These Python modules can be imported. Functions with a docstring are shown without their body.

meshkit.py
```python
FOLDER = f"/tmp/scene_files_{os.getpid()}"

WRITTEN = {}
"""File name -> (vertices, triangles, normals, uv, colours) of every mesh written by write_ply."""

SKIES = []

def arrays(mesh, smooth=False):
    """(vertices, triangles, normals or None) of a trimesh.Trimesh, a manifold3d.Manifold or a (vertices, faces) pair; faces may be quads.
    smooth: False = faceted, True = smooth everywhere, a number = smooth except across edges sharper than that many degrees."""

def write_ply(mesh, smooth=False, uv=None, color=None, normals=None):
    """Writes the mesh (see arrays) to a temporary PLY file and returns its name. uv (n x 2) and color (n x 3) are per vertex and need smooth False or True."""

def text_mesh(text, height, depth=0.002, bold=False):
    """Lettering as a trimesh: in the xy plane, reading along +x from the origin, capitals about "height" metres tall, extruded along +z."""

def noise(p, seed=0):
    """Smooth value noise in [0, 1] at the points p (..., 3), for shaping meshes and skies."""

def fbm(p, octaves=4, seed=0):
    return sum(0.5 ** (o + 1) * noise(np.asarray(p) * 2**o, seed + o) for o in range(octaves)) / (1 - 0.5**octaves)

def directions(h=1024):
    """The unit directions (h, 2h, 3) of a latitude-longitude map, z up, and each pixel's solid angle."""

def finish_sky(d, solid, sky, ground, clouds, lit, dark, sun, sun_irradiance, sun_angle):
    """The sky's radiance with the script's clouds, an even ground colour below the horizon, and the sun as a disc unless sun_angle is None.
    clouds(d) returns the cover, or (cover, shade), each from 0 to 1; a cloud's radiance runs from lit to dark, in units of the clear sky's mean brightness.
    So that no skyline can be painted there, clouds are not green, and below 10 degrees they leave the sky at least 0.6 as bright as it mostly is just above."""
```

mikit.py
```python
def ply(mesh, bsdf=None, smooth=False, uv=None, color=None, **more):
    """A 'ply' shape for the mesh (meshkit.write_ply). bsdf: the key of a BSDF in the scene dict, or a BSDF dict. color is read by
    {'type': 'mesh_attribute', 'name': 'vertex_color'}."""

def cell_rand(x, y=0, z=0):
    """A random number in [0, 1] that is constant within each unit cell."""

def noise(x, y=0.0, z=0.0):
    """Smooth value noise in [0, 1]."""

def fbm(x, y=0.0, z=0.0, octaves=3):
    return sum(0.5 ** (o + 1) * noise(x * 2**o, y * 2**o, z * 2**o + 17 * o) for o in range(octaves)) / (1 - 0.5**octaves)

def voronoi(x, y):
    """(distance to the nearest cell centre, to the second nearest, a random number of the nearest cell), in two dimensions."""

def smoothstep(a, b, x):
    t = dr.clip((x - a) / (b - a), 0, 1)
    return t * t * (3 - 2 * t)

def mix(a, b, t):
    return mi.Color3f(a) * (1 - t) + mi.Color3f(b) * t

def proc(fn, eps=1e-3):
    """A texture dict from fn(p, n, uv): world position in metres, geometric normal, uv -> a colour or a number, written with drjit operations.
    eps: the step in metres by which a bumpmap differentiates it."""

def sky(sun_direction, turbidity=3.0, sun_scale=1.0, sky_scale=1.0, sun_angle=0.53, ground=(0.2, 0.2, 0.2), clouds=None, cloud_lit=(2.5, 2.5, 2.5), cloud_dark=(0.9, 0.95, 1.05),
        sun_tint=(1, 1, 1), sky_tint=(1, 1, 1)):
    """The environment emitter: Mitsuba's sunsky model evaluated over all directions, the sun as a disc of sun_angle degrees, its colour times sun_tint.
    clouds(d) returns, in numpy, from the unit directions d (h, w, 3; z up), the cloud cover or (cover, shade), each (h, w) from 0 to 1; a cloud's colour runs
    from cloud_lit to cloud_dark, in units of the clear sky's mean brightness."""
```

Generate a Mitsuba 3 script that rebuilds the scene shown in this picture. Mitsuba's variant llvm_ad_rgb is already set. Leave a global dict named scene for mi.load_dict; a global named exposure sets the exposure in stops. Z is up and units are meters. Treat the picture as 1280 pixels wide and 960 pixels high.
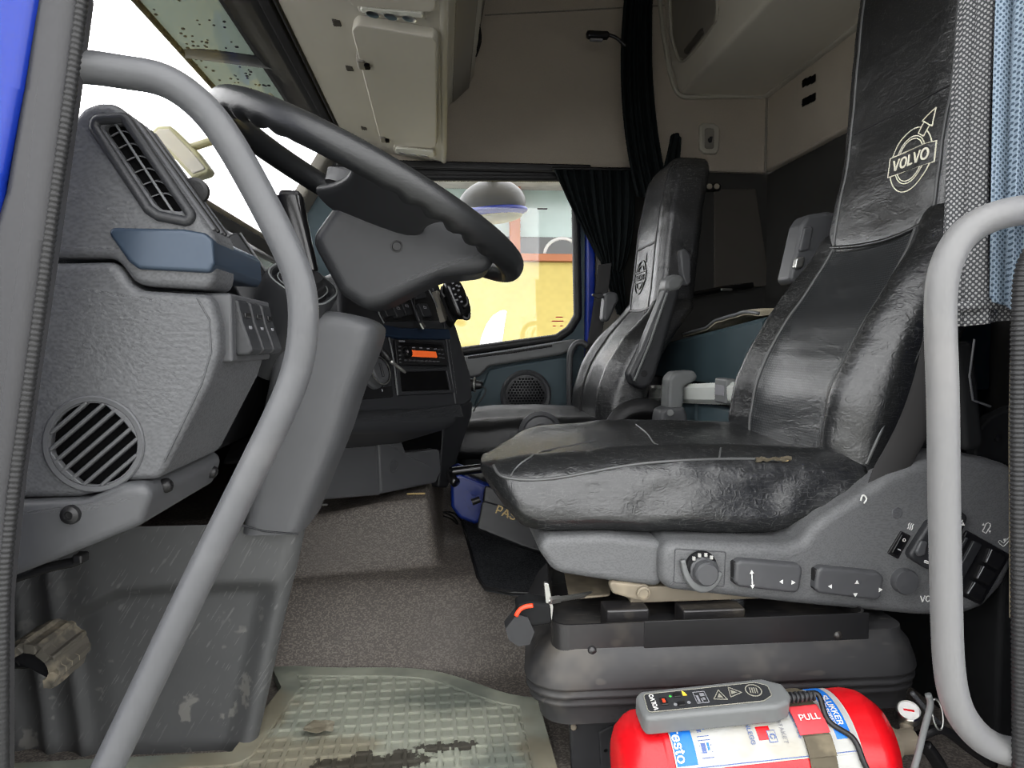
import math, random
import numpy as np, trimesh, shapely
import drjit as dr
import mitsuba as mi
import mikit, meshkit
from mikit import proc, noise, fbm, voronoi, smoothstep, mix
from shapely.geometry import Polygon, LineString
random.seed(7); np.random.seed(7)

# ------------------------------------------------------------------ camera, sky, exposure
# x runs across the cab (0 = driver's door plane, 2.2 = far door), +y is the front of the truck, z is up (0 = cab floor)
F_PX = 890.0
CAM = np.array([-0.75, 0.0, 0.62])
YAW, PITCH = math.atan(85 / F_PX * math.cos(math.atan(50 / F_PX))), math.atan(50 / F_PX)
FW = np.array([math.cos(YAW) * math.cos(PITCH), -math.sin(YAW) * math.cos(PITCH), -math.sin(PITCH)])
RT = np.array([-math.sin(YAW), -math.cos(YAW), 0.0])
UP = np.cross(RT, FW)
T = mi.ScalarTransform4f
exposure = 0.0
scene, labels = {}, {}
scene['camera'] = {'type': 'perspective', 'fov': math.degrees(2 * math.atan(640 / F_PX)), 'fov_axis': 'x', 'near_clip': 0.02, 'far_clip': 200.0,
                   'to_world': T().look_at(origin=CAM.tolist(), target=(CAM + FW).tolist(), up=[0, 0, 1])}


def overcast(d):
    n = meshkit.fbm(d * np.array([2.2, 2.2, 5.0]), 4, 3)
    return np.ones(d.shape[:2]), np.clip((n - 0.35) * 1.1, 0, 0.5)


scene['sky'] = mikit.sky((-0.35, 0.25, 0.8), turbidity=5, sun_scale=0.0, sky_scale=1.0, ground=(0.30, 0.30, 0.29), clouds=overcast,
                         cloud_lit=(34.0, 34.0, 34.0), cloud_dark=(22.0, 22.5, 23.0))

# ------------------------------------------------------------------ mesh helpers


def ray(px, py):
    d = FW + RT * ((px - 640) / F_PX) - UP * ((py - 480) / F_PX)
    return d / np.linalg.norm(d)


def U(px, py, X):
    """The point of the plane x = X that lies at this pixel of the photograph."""
    d = ray(px, py)
    return CAM + d * ((X - CAM[0]) / d[0])


def UYp(px, py, Y):
    d = ray(px, py)
    return CAM + d * ((Y - CAM[1]) / d[1])


def UZ(px, py, Z):
    d = ray(px, py)
    return CAM + d * ((Z - CAM[2]) / d[2])


def YZ(pts, X):
    return np.array([U(a, b, X)[1:] for a, b in pts])


def cast(o, d, mesh):
    v = mesh.vertices[mesh.faces]
    e1, e2 = v[:, 1] - v[:, 0], v[:, 2] - v[:, 0]
    h = np.cross(d, e2)
    a = (e1 * h).sum(1)
    a = np.where(np.abs(a) < 1e-14, 1e-14, a)
    s = o - v[:, 0]
    u = (s * h).sum(1) / a
    q = np.cross(s, e1)
    w = (q @ d) / a
    t = (e2 * q).sum(1) / a
    ok = (u >= -1e-9) & (w >= -1e-9) & (u + w <= 1 + 1e-9) & (t > 1e-6)
    if not ok.any():
        return None, None
    i = np.where(ok)[0][np.argmin(t[ok])]
    n = np.cross(e1[i], e2[i])
    n /= np.linalg.norm(n)
    return o + d * t[i], n if n @ d < 0 else -n


def hit(px, py, mesh):
    return cast(CAM, ray(px, py), mesh)


def on(pts, mesh, off=0.0):
    """Points of a mesh's surface under a list of pixels."""
    out = []
    for a, b in pts:
        p, n = hit(a, b, mesh)
        if p is not None:
            out.append(p + n * off)
    return np.array(out)


def tm(v, f):
    m = trimesh.Trimesh(np.asarray(v, float), np.asarray(f, int), process=False)
    return m


def fixed(m):
    if m.volume < 0:
        m.invert()
    return m


def cat(*ms):
    ms = [m for k in ms for m in (k if isinstance(k, (list, tuple)) else [k])]
    return trimesh.util.concatenate(ms)


def loft(rings, caps=True, closed=True):
    r = np.asarray(rings, float)
    m, n = r.shape[:2]
    v = r.reshape(-1, 3)
    f = []
    i = np.arange(m - 1)[:, None] * n
    j = np.arange(n if closed else n - 1)[None]
    k = (j + 1) % n
    a, b, c, d = i + j, i + k, i + n + k, i + n + j
    f = np.concatenate([np.stack([a, b, c], -1).reshape(-1, 3), np.stack([a, c, d], -1).reshape(-1, 3)])
    if caps and closed:
        v = np.vstack([v, r[0].mean(0), r[-1].mean(0)])
        jj, kk = j[0], k[0]
        f = np.vstack([f, np.stack([kk, jj, jj * 0 + m * n], 1), np.stack([(m - 1) * n + jj, (m - 1) * n + kk, jj * 0 + m * n + 1], 1)])
    return fixed(tm(v, f)) if closed and caps else tm(v, f)


def spline(pts, n=40, closed=False):
    p = np.asarray(pts, float)
    from scipy.interpolate import CubicSpline
    if closed:
        p = np.vstack([p, p[:1]])
    t = np.concatenate([[0], np.cumsum(np.sqrt(np.maximum(np.linalg.norm(np.diff(p, axis=0), axis=1), 1e-6)))])
    cs = CubicSpline(t, p, bc_type='periodic' if closed else 'natural')
    out = cs(np.linspace(0, t[-1], n + (1 if closed else 0)))
    return out[:-1] if closed else out


def tube(path, r, n=12, closed=False, flat=None, up=None):
    """A tube along a path; r a number or one per point; flat = ratio of the second half-axis (a strap)."""
    p = np.asarray(path, float)
    m = len(p)
    t = np.roll(p, -1, 0) - np.roll(p, 1, 0) if closed else np.gradient(p, axis=0)
    t /= np.maximum(np.linalg.norm(t, axis=1, keepdims=True), 1e-12)
    u = np.cross(t[0], [0.31, 0.2, 0.9] if up is None else up)
    u /= np.linalg.norm(u)
    us = []
    for k in range(m):
        if up is not None:
            u = np.cross(t[k], up)
        else:
            u = u - t[k] * (u @ t[k])
        u /= np.linalg.norm(u)
        us.append(u)
    us = np.array(us)
    w = np.cross(t, us)
    a = np.arange(n) * 2 * np.pi / n
    rr = np.broadcast_to(np.asarray(r, float), (m,))[:, None, None]
    fl = 1.0 if flat is None else flat
    if flat is not None:
        ca, sa = np.sign(np.cos(a)) * np.abs(np.cos(a)) ** 0.5, np.sign(np.sin(a)) * np.abs(np.sin(a)) ** 0.5
    else:
        ca, sa = np.cos(a), np.sin(a)
    rings = p[:, None] + rr * (us[:, None] * ca[None, :, None] + fl * w[:, None] * sa[None, :, None])
    if closed:
        rings = np.concatenate([rings, rings[:1]])
    return loft(rings, caps=not closed)


def rpoly(pts, r=0.0, step=None):
    """A 2-D outline with its corners rounded by r, evenly resampled."""
    g = Polygon(pts)
    if not g.is_valid:
        g = g.buffer(0)
    if r > 0:
        g = g.buffer(-r, 6).buffer(2 * r, 6).buffer(-r, 6)
    if g.geom_type != 'Polygon':
        g = max(g.geoms, key=lambda k: k.area)
    c = np.array(g.exterior.coords)[:-1]
    if step:
        g2 = shapely.segmentize(Polygon(c).exterior, step)
        c = np.array(g2.coords)[:-1]
    keep = np.linalg.norm(c - np.roll(c, 1, 0), axis=1) > 1e-6
    c = c[keep]
    if Polygon(c).exterior.is_ccw is False:
        c = c[::-1]
    return c


def rpb(pts, r, bevel, step=None):
    """rpoly with corners round enough for the bevel, unless that would eat the outline."""
    c = rpoly(pts, r, step)
    if bevel > 0 and 1.5 * bevel > r:
        a = abs(Polygon(c).area)
        try:
            k = rpoly(pts, 1.5 * bevel, step)
            if abs(Polygon(k).area) > 0.86 * a:
                return k
        except Exception:
            pass
    return c


def inset(c, d):
    e = np.roll(c, -1, 0) - c
    e /= np.linalg.norm(e, axis=1, keepdims=True)
    nrm = np.stack([-e[:, 1], e[:, 0]], 1)          # inward for ccw
    a = nrm + np.roll(nrm, 1, 0)
    a /= np.maximum((a * a).sum(1, keepdims=True) / 2, 0.35)
    return c + a * d


def earcut(c):
    import mapbox_earcut as E
    return E.triangulate_float64(np.asarray(c, float), np.array([len(c)], np.uint32)).reshape(-1, 3)


def extr(c, depth, bevel=0.0, seg=3, back=False):
    """Outline c (n x 2, ccw) extruded from w = 0 to w = depth; the rim at w = 0 (and at depth when back) is rounded by bevel. Local axes u, v, w."""
    c = np.asarray(c, float)
    lays = []
    if bevel > 0:
        for k in range(seg + 1):
            a = k / seg * np.pi / 2
            lays.append((bevel * (1 - math.sin(a)), bevel * (1 - math.cos(a))))
        lays.insert(0, (bevel + min(0.4 * bevel, 0.003), 0))
    else:
        lays.append((0, 0))
    if bevel > 0 and back:
        lays += [(i, depth - w) for i, w in lays[::-1]]
    else:
        lays.append((0, depth))
    rings = np.array([np.column_stack([inset(c, i) if i else c, np.full(len(c), w)]) for i, w in lays])
    m = loft(rings, caps=False)
    n, k = len(c), len(lays)
    t = earcut(c)
    f = np.vstack([m.faces, t[:, ::-1], t + (k - 1) * n])
    return fixed(tm(m.vertices, f))


def frame(m, o, u, v, w):
    """Local (u, v, w) to the world."""
    M = np.stack([u, v, w], 0)
    k = tm(m.vertices @ M + np.asarray(o, float), m.faces)
    if np.linalg.det(M) < 0:
        k.invert()
    return k


EX, EY, EZ = np.eye(3)


def side(pts, X, depth, r=0.0, bevel=0.004, seg=3, step=None, back=False, dx=0.0):
    """A side-on outline given by pixels, at the plane x = X, extruded away from the door by depth (a real thickness)."""
    c = rpb(YZ(pts, X), r, bevel, step)
    return frame(extr(c, depth, bevel, seg, back), [X + dx, 0, 0], EY, EZ, EX)


def prism_yz(c, x0, x1, r=0.0, bevel=0.004, seg=3, back=False):
    return frame(extr(rpb(c, r, bevel), x1 - x0, bevel, seg, back), [x0, 0, 0], EY, EZ, EX)


def rbox(size, r=0.005, c=(0, 0, 0), n=1):
    s = np.asarray(size, float) / 2 - r
    b = trimesh.creation.icosphere(subdivisions=n).vertices * r
    p = np.concatenate([b + s * np.array([i, j, k]) for i in (-1, 1) for j in (-1, 1) for k in (-1, 1)])
    h = trimesh.convex.convex_hull(p)
    return tm(h.vertices + np.asarray(c, float), h.faces)


def box2(lo, hi, r=0.005):
    lo, hi = np.asarray(lo, float), np.asarray(hi, float)
    return rbox(hi - lo, min(r, (hi - lo).min() * 0.49), (lo + hi) / 2)


def basis(w, hint=(0, 0, 1)):
    w = np.asarray(w, float) / np.linalg.norm(w)
    u = np.cross(hint, w)
    if np.linalg.norm(u) < 1e-6:
        u = np.cross([0, 1, 0], w)
    u /= np.linalg.norm(u)
    return u, np.cross(w, u), w


def lathe(prof, o, d, n=32, hint=(0, 0, 1)):
    """prof: (radius, distance along d) pairs from one end to the other."""
    u, v, w = basis(d, hint)
    a = np.arange(n) * 2 * np.pi / n
    ring = np.cos(a)[:, None] * u + np.sin(a)[:, None] * v
    rings = [np.asarray(o) + max(r, 1e-5) * ring + w * h for r, h in prof]
    return loft(rings)


def ringlathe(prof, o, d, n=40):
    """A ring with an open middle: the profile is closed on itself."""
    u, v, w = basis(d)
    a = np.arange(n + 1) * 2 * np.pi / n
    ring = np.cos(a)[:, None] * u + np.sin(a)[:, None] * v
    rings = np.array([[np.asarray(o) + r * q + w * h for r, h in prof] for q in ring])
    return fixed(loft(rings, caps=False))


def cyl(p0, p1, r, bevel=0.0, n=24):
    p0, p1 = np.asarray(p0, float), np.asarray(p1, float)
    L = np.linalg.norm(p1 - p0)
    b = bevel
    prof = [(r, 0), (r, L)] if not b else [(r - b, 0), (r - 0.3 * b, 0.3 * b), (r, b), (r, L - b), (r - 0.3 * b, L - 0.3 * b), (r - b, L)]
    return lathe(prof, p0, p1 - p0, n)


def sheet(g, t=0.0):
    """Grid g (m x n x 3) as a surface; t > 0 gives it that thickness on the side against its normal."""
    g = np.asarray(g, float)
    m, n = g.shape[:2]
    i = np.arange(m - 1)[:, None] * n + np.arange(n - 1)[None]
    f = np.concatenate([np.stack([i, i + 1, i + n + 1], -1).reshape(-1, 3), np.stack([i, i + n + 1, i + n], -1).reshape(-1, 3)])
    v = g.reshape(-1, 3)
    if not t:
        return tm(v, f)
    nrm = np.cross(np.gradient(g, axis=1), np.gradient(g, axis=0))
    nrm /= np.maximum(np.linalg.norm(nrm, axis=-1, keepdims=True), 1e-12)
    w = (g + nrm * t).reshape(-1, 3)
    rim = np.concatenate([np.arange(n), np.arange(1, m) * n + n - 1, (m - 1) * n + np.arange(n - 2, -1, -1), np.arange(m - 2, 0, -1) * n])
    q = np.roll(rim, -1)
    k = m * n
    ff = np.vstack([f, f[:, ::-1] + k, np.stack([q, rim, rim + k], 1), np.stack([q, rim + k, q + k], 1)])
    return fixed(tm(np.vstack([v, w]), ff))


def text(s, h, depth=0.0006, bold=False):
    m = meshkit.text_mesh(s, h, depth, bold)
    v = np.array(m.vertices)
    v[:, 0] -= v[:, 0].min()
    return tm(v, m.faces)


def write_on(s, h, o, u, n, bold=True, depth=0.0006, center=True, slant=0.0):
    """Lettering on a surface: o = its middle, u = reading direction, n = outward normal."""
    m = text(s, h, depth, bold)
    v = m.vertices.copy()
    if center:
        v[:, 0] -= v[:, 0].max() / 2
        v[:, 1] -= h / 2
    v[:, 0] += slant * v[:, 1]
    u = np.asarray(u, float)
    n = np.asarray(n, float) / np.linalg.norm(n)
    u = u - n * (u @ n)
    u /= np.linalg.norm(u)
    return frame(tm(v, m.faces), np.asarray(o) + n * 0.0002, u, np.cross(n, u), n)


def ribbon2(pts, w, closed=False):
    """A flat line of width w as a shapely outline."""
    p = list(map(tuple, pts))
    return LineString(p + p[:1] if closed else p).buffer(w / 2, 3, join_style='mitre', cap_style='flat')


def glyph(geoms, o, u, n, depth=0.0006):
    """Flat marks (shapely geometry in metres) raised on a surface."""
    g = shapely.union_all(geoms if isinstance(geoms, list) else [geoms])
    ms = [trimesh.creation.extrude_polygon(k, depth, engine='earcut') for k in getattr(g, 'geoms', [g])]
    m = cat(ms)
    u = np.asarray(u, float)
    n = np.asarray(n, float) / np.linalg.norm(n)
    u = u - n * (u @ n)
    u /= np.linalg.norm(u)
    return frame(tm(m.vertices, m.faces), np.asarray(o) + n * 0.0002, u, np.cross(n, u), n)


def bumped(m, amp, freq, seed=0, octaves=3):
    v = np.array(m.vertices)
    n = np.array(m.vertex_normals)
    d = meshkit.fbm(v * freq + 50, octaves, seed) - 0.5
    return tm(v + n * (d * 2 * amp)[:, None], m.faces)


# ------------------------------------------------------------------ registry
used = {}


def numbered(k):
    n = used.get(k)
    used[k] = 0 if n is None else n + 1
    return k if n is None else f'{k}_{n + 1:03d}'


def thing(name, label, cat_, group=None):
    k = numbered(name)
    labels[k] = {'label': label, 'category': cat_}
    if group:
        labels[k]['group'] = group
    return k


def put(parent, name, mesh, mat, smooth=35, label=None, kind=None):
    """One mesh as part (or sub-part) of parent."""
    k = numbered(f'{parent}__{name}')
    scene[k] = mikit.ply(mesh, mat, smooth)
    if label or kind:
        labels[k] = {}
        if label:
            labels[k]['label'] = label
        if kind:
            labels[k]['kind'] = kind
    return k


def solo(name, label, cat_, mesh, mat, smooth=35, group=None, kind=None):
    k = thing(name, label, cat_, group)
    if kind:
        labels[k]['kind'] = kind
    scene[k] = mikit.ply(mesh, mat, smooth)
    return k


def struct(name, label, cat_, mesh=None, mat=None, smooth=35):
    k = thing(name, label, cat_)
    labels[k]['kind'] = 'structure'
    if mesh is not None:
        scene[k] = mikit.ply(mesh, mat, smooth)
    return k


# ------------------------------------------------------------------ materials
def rgb(r, g, b):
    """sRGB bytes to a linear colour."""
    c = np.array([r, g, b]) / 255.0
    return np.where(c < 0.04045, c / 12.92, ((c + 0.055) / 1.055) ** 2.4).tolist()


def mat(name, color, rough=0.5, metal=0.0, spec=0.5, bump=None, scale=1.0, two=True, **kw):
    c = {'type': 'rgb', 'value': list(color)} if isinstance(color, (list, tuple)) else color
    b = {'type': 'principled', 'base_color': c, 'roughness': rough, 'metallic': metal, 'specular': spec, **kw}
    if metal:
        b.pop('specular')
    if bump is not None:
        b = {'type': 'bumpmap', 'arbitrary': bump, 'scale': scale, 'bsdf': b}
    scene[name] = {'type': 'twosided', 'bsdf': b} if two else b
    return name


def grain(f, amp):
    return lambda p, n, uv: amp * (noise(p.x * f, p.y * f, p.z * f) + 0.5 * noise(p.x * f * 2.1, p.y * f * 2.1, p.z * f * 2.1))


def wrinkles(p, n, uv):
    a = fbm(p.x * 55, p.y * 55, p.z * 55, 2)
    r = 1 - dr.abs(2 * fbm(p.x * 38 + 9 * a, p.y * 38, p.z * 38 + 3, 2) - 1)
    r = r * r * r
    fine = noise(p.x * 420, p.y * 420, p.z * 420)
    return 0.00038 * r + 0.00013 * fine + 0.0022 * fbm(p.x * 12, p.y * 12, p.z * 12, 2)


g_dash = proc(grain(290, 0.00062), 0.0007)
g_fine = proc(grain(620, 0.00016), 0.0004)
g_leather = proc(wrinkles, 0.0007)


def worn(base, light, f=9.0, amount=0.5):
    def fn(p, n, uv):
        w = fbm(p.x * f, p.y * f, p.z * f, 4)
        s = noise(p.x * 260 + 30 * p.z, p.y * 35, p.z * 35)
        return mix(base, light, dr.clip(smoothstep(0.5, 0.8, w) * amount + smoothstep(0.82, 0.95, s) * amount * 0.5, 0, 1))
    return proc(fn)


def grain_shade(base, f, k, aniso=1.0):  # shading of the grain relief put into the colour, creases darker
    def fn(p, n, uv):
        w = fbm(p.x * 9, p.y * 9, p.z * 9, 2)
        v = noise(p.x * f, p.y * f * aniso + 30 * w, p.z * f)
        return mi.Color3f(base) * (1 + k * (smoothstep(0.15, 0.75, v) - 0.62))
    return proc(fn)


def creased(base, light, amount):
    def fn(p, n, uv):
        a = fbm(p.x * 26, p.y * 26, p.z * 26, 2)
        r = 1 - dr.abs(2 * noise(p.x * 85 + 5 * a, p.y * 70 + 5 * a, p.z * 150) - 1)
        q = 1 - dr.abs(2 * noise(p.x * 160, p.y * 130 + 4 * a, p.z * 210 + 9) - 1)
        where = smoothstep(0.40, 0.70, fbm(p.x * 6 + 3, p.y * 6, p.z * 6, 2))
        c = smoothstep(0.90, 1.0, r) * where + 0.5 * smoothstep(0.92, 1.0, q)
        return mix(base, light, dr.clip(c, 0, 1) * amount)
    return proc(fn)


mat('m_dash', grain_shade(rgb(77, 78, 80), 400, 0.20), 0.5, spec=0.45, bump=g_dash)
mat('m_dash_smooth', list(rgb(74, 75, 77)), 0.45, spec=0.45, bump=g_fine)
mat('m_dark_plastic', list(rgb(40, 41, 43)), 0.42, spec=0.4, bump=g_fine)
mat('m_black', list(rgb(22, 22, 23)), 0.4, spec=0.4)
mat('m_gloss_black', list(rgb(14, 14, 15)), 0.16)
mat('m_void', list(rgb(8, 8, 9)), 0.9, spec=0.1)
mat('m_seal', list(rgb(48, 48, 50)), 0.45, spec=0.4, bump=g_fine)
mat('m_matt_black', list(rgb(20, 21, 22)), 0.75, spec=0.2)
mat('m_blue_insert', list(rgb(48, 60, 74)), 0.32, metal=0.3)
mat('m_blue_dark', list(rgb(22, 34, 50)), 0.3, spec=0.5)
mat('m_bar', worn(rgb(74, 75, 77), rgb(98, 98, 98), 14, 0.3), 0.42, spec=0.5)
mat('m_bar_light', worn(rgb(104, 104, 104), rgb(122, 120, 118), 14, 0.3), 0.42, spec=0.5)
mat('m_leather', creased(rgb(24, 25, 26), rgb(74, 75, 74), 0.5), 0.33, spec=0.8, bump=g_leather)
mat('m_leather_shaded', list(rgb(20, 21, 22)), 0.42, spec=0.35, bump=g_leather)  # leather copy with the driver seat's shade put into its colour
mat('m_leather_soft', list(rgb(27, 28, 29)), 0.38, spec=0.55, bump=proc(grain(420, 0.00016), 0.0006))


def perforation(p, n, uv):
    a, b = p.x * 190 + 0.0, (p.z * 0.94 - p.y * 0.34) * 190
    du, dv = a - dr.floor(a) - 0.5, b - dr.floor(b) - 0.5
    d = dr.sqrt(du * du + dv * dv)
    return smoothstep(0.36, 0.22, d)


mat('m_perforated', proc(lambda p, n, uv: mix(rgb(23, 25, 27), rgb(70, 74, 77), 0.42 * perforation(p, n, uv))), 0.36, spec=0.7, bump=g_leather)
mat('m_thread', list(rgb(150, 150, 146)), 0.7)
mat('m_stitch', list(rgb(226, 222, 204)), 0.7)
mat('m_piping', list(rgb(70, 71, 71)), 0.36, spec=0.6)


def fabric(base, f=900, amp=0.10):
    def fn(p, n, uv):
        w = noise(p.x * f, p.y * f, p.z * f) - 0.5 + 0.6 * (fbm(p.x * 6, p.y * 6, p.z * 6, 3) - 0.5)
        return mi.Color3f(base) * (1 + 2 * amp * w)
    return proc(fn)


mat('m_headliner', fabric(rgb(170, 161, 148)), 0.95, spec=0.1)
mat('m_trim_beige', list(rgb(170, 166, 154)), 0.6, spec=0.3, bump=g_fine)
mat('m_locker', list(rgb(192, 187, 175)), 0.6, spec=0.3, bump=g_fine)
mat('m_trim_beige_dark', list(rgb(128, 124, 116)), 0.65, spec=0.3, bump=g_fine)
mat('m_rear_dark', fabric(rgb(56, 56, 54), 700, 0.1), 0.8, spec=0.2)
mat('m_rear_panel', fabric(rgb(76, 73, 68), 700, 0.1), 0.8, spec=0.2)


def carpet_col(p, n, uv):
    v = noise(p.x * 380, p.y * 380, p.z * 380)
    s = fbm(p.x * 7, p.y * 7, p.z * 7, 3)
    return mix(rgb(84, 79, 75), rgb(124, 118, 110), dr.clip(smoothstep(0.3, 0.9, v) * (0.35 + 0.6 * s), 0, 1))


mat('m_floor', proc(carpet_col), 0.6, spec=0.35, bump=proc(grain(290, 0.0011), 0.0008))


def dark_mat_col(p, n, uv):
    v = noise(p.x * 500, p.y * 500, p.z * 500)
    s = fbm(p.x * 8, p.y * 8, p.z * 8, 3)
    return mix(rgb(26, 28, 31), rgb(66, 68, 70), dr.clip(v * (0.3 + 0.8 * s), 0, 1))


mat('m_carpet', proc(dark_mat_col), 0.95, spec=0.1, bump=proc(grain(420, 0.0015), 0.0008))


def mat_col(p, n, uv):
    """Grey-green rubber: dusty, with brown soil and one dark wet spill."""
    d = fbm(p.x * 9, p.y * 9, 2.0, 4)
    c = mix(rgb(104, 109, 100), rgb(140, 143, 130), smoothstep(0.35, 0.7, d))
    soil = smoothstep(0.56, 0.72, fbm(p.x * 6 + 7, p.y * 6 + 3, 1.0, 4))
    c = mix(c, rgb(116, 106, 86), soil * 0.6)
    q = fbm(p.x * 90, p.y * 90, 8.0, 2)
    e = fbm(p.x * 48 + 1.3 * q, p.y * 48 - 1.3 * q, 5.0, 5) - 0.5
    u, v = (p.y - 0.118) / 0.085, (p.x - 0.362) / 0.028
    w1 = 1 - dr.sqrt(u * u + v * v) + 1.5 * e
    u2, v2 = (p.y + 0.005) / 0.052, (p.x - 0.395) / 0.013
    w2 = 1 - dr.sqrt(u2 * u2 + v2 * v2) + 1.5 * e
    u3, v3 = (p.y - 0.045) / 0.055, (p.x - 0.318) / 0.012
    w3 = 1 - dr.sqrt(u3 * u3 + v3 * v3) + 1.6 * e
    w = dr.maximum(smoothstep(-0.05, 0.16, w3), dr.maximum(smoothstep(-0.05, 0.16, w1), smoothstep(-0.05, 0.16, w2)))
    return mix(c, rgb(50, 46, 40), w * 0.92)


mat('m_rubber_mat', proc(mat_col), 0.5, spec=0.35)
mat('m_rubber', list(rgb(30, 30, 31)), 0.5, spec=0.4, bump=g_fine)
mat('m_seat_grey', grain_shade(rgb(88, 89, 90), 480, 0.16), 0.5, spec=0.45, bump=g_dash)
mat('m_bellows', worn(rgb(46, 46, 47), rgb(104, 98, 88), 12, 0.35), 0.48, spec=0.4)
mat('m_metal_dusty', worn(rgb(112, 104, 90), rgb(156, 145, 124), 16, 0.7), 0.6, metal=0.2)
mat('m_metal_dark', worn(rgb(30, 29, 30), rgb(84, 78, 68), 15, 0.35), 0.35, spec=0.6)
mat('m_steel', list(rgb(176, 176, 172)), 0.3, metal=0.9)
mat('m_chrome', list(rgb(214, 214, 210)), 0.12, metal=1.0)
mat('m_alu', list(rgb(206, 210, 204)), 0.38, metal=0.25)
mat('m_grey_plastic', list(rgb(96, 98, 98)), 0.45, spec=0.45, bump=g_fine)
mat('m_mid_plastic', list(rgb(68, 69, 71)), 0.42, spec=0.45, bump=g_fine)
mat('m_teal', list(rgb(46, 61, 66)), 0.7, spec=0.25, bump=g_fine)
mat('m_teal_dark', list(rgb(62, 78, 84)), 0.55, spec=0.35, bump=g_fine)
mat('m_red', list(rgb(196, 14, 24)), 0.3, spec=0.5)
mat('m_red_soft', list(rgb(206, 60, 66)), 0.6)
mat('m_orange', list(rgb(226, 66, 34)), 0.4)
mat('m_label_white', worn(rgb(158, 158, 154), rgb(140, 130, 104), 22, 0.4), 0.5)
mat('m_label_blue', list(rgb(26, 104, 190)), 0.45)
mat('m_ink_blue', list(rgb(74, 92, 140)), 0.6)
mat('m_ink_grey', list(rgb(120, 120, 124)), 0.6)
mat('m_white', list(rgb(200, 200, 197)), 0.5)
mat('m_blue_tub', list(rgb(10, 32, 96)), 0.3)
mat('m_blue_paint', list(rgb(12, 40, 132)), 0.3, spec=0.35, clearcoat=0.2)
mat('m_webbing', worn(rgb(84, 78, 66), rgb(130, 120, 100), 40, 0.5), 0.85, spec=0.1)
mat('m_edge_dust', list(rgb(124, 122, 112)), 0.7)
mat('m_belt', list(rgb(34, 33, 33)), 0.6, spec=0.35, bump=proc(lambda p, n, uv: 0.0002 * dr.sin(p.y * 2500 + p.z * 900), 0.0003))
mat('m_curtain', fabric(rgb(19, 24, 25), 600, 0.15), 0.85, spec=0.15)
mat('m_foam', list(rgb(190, 166, 118)), 0.9)
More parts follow.
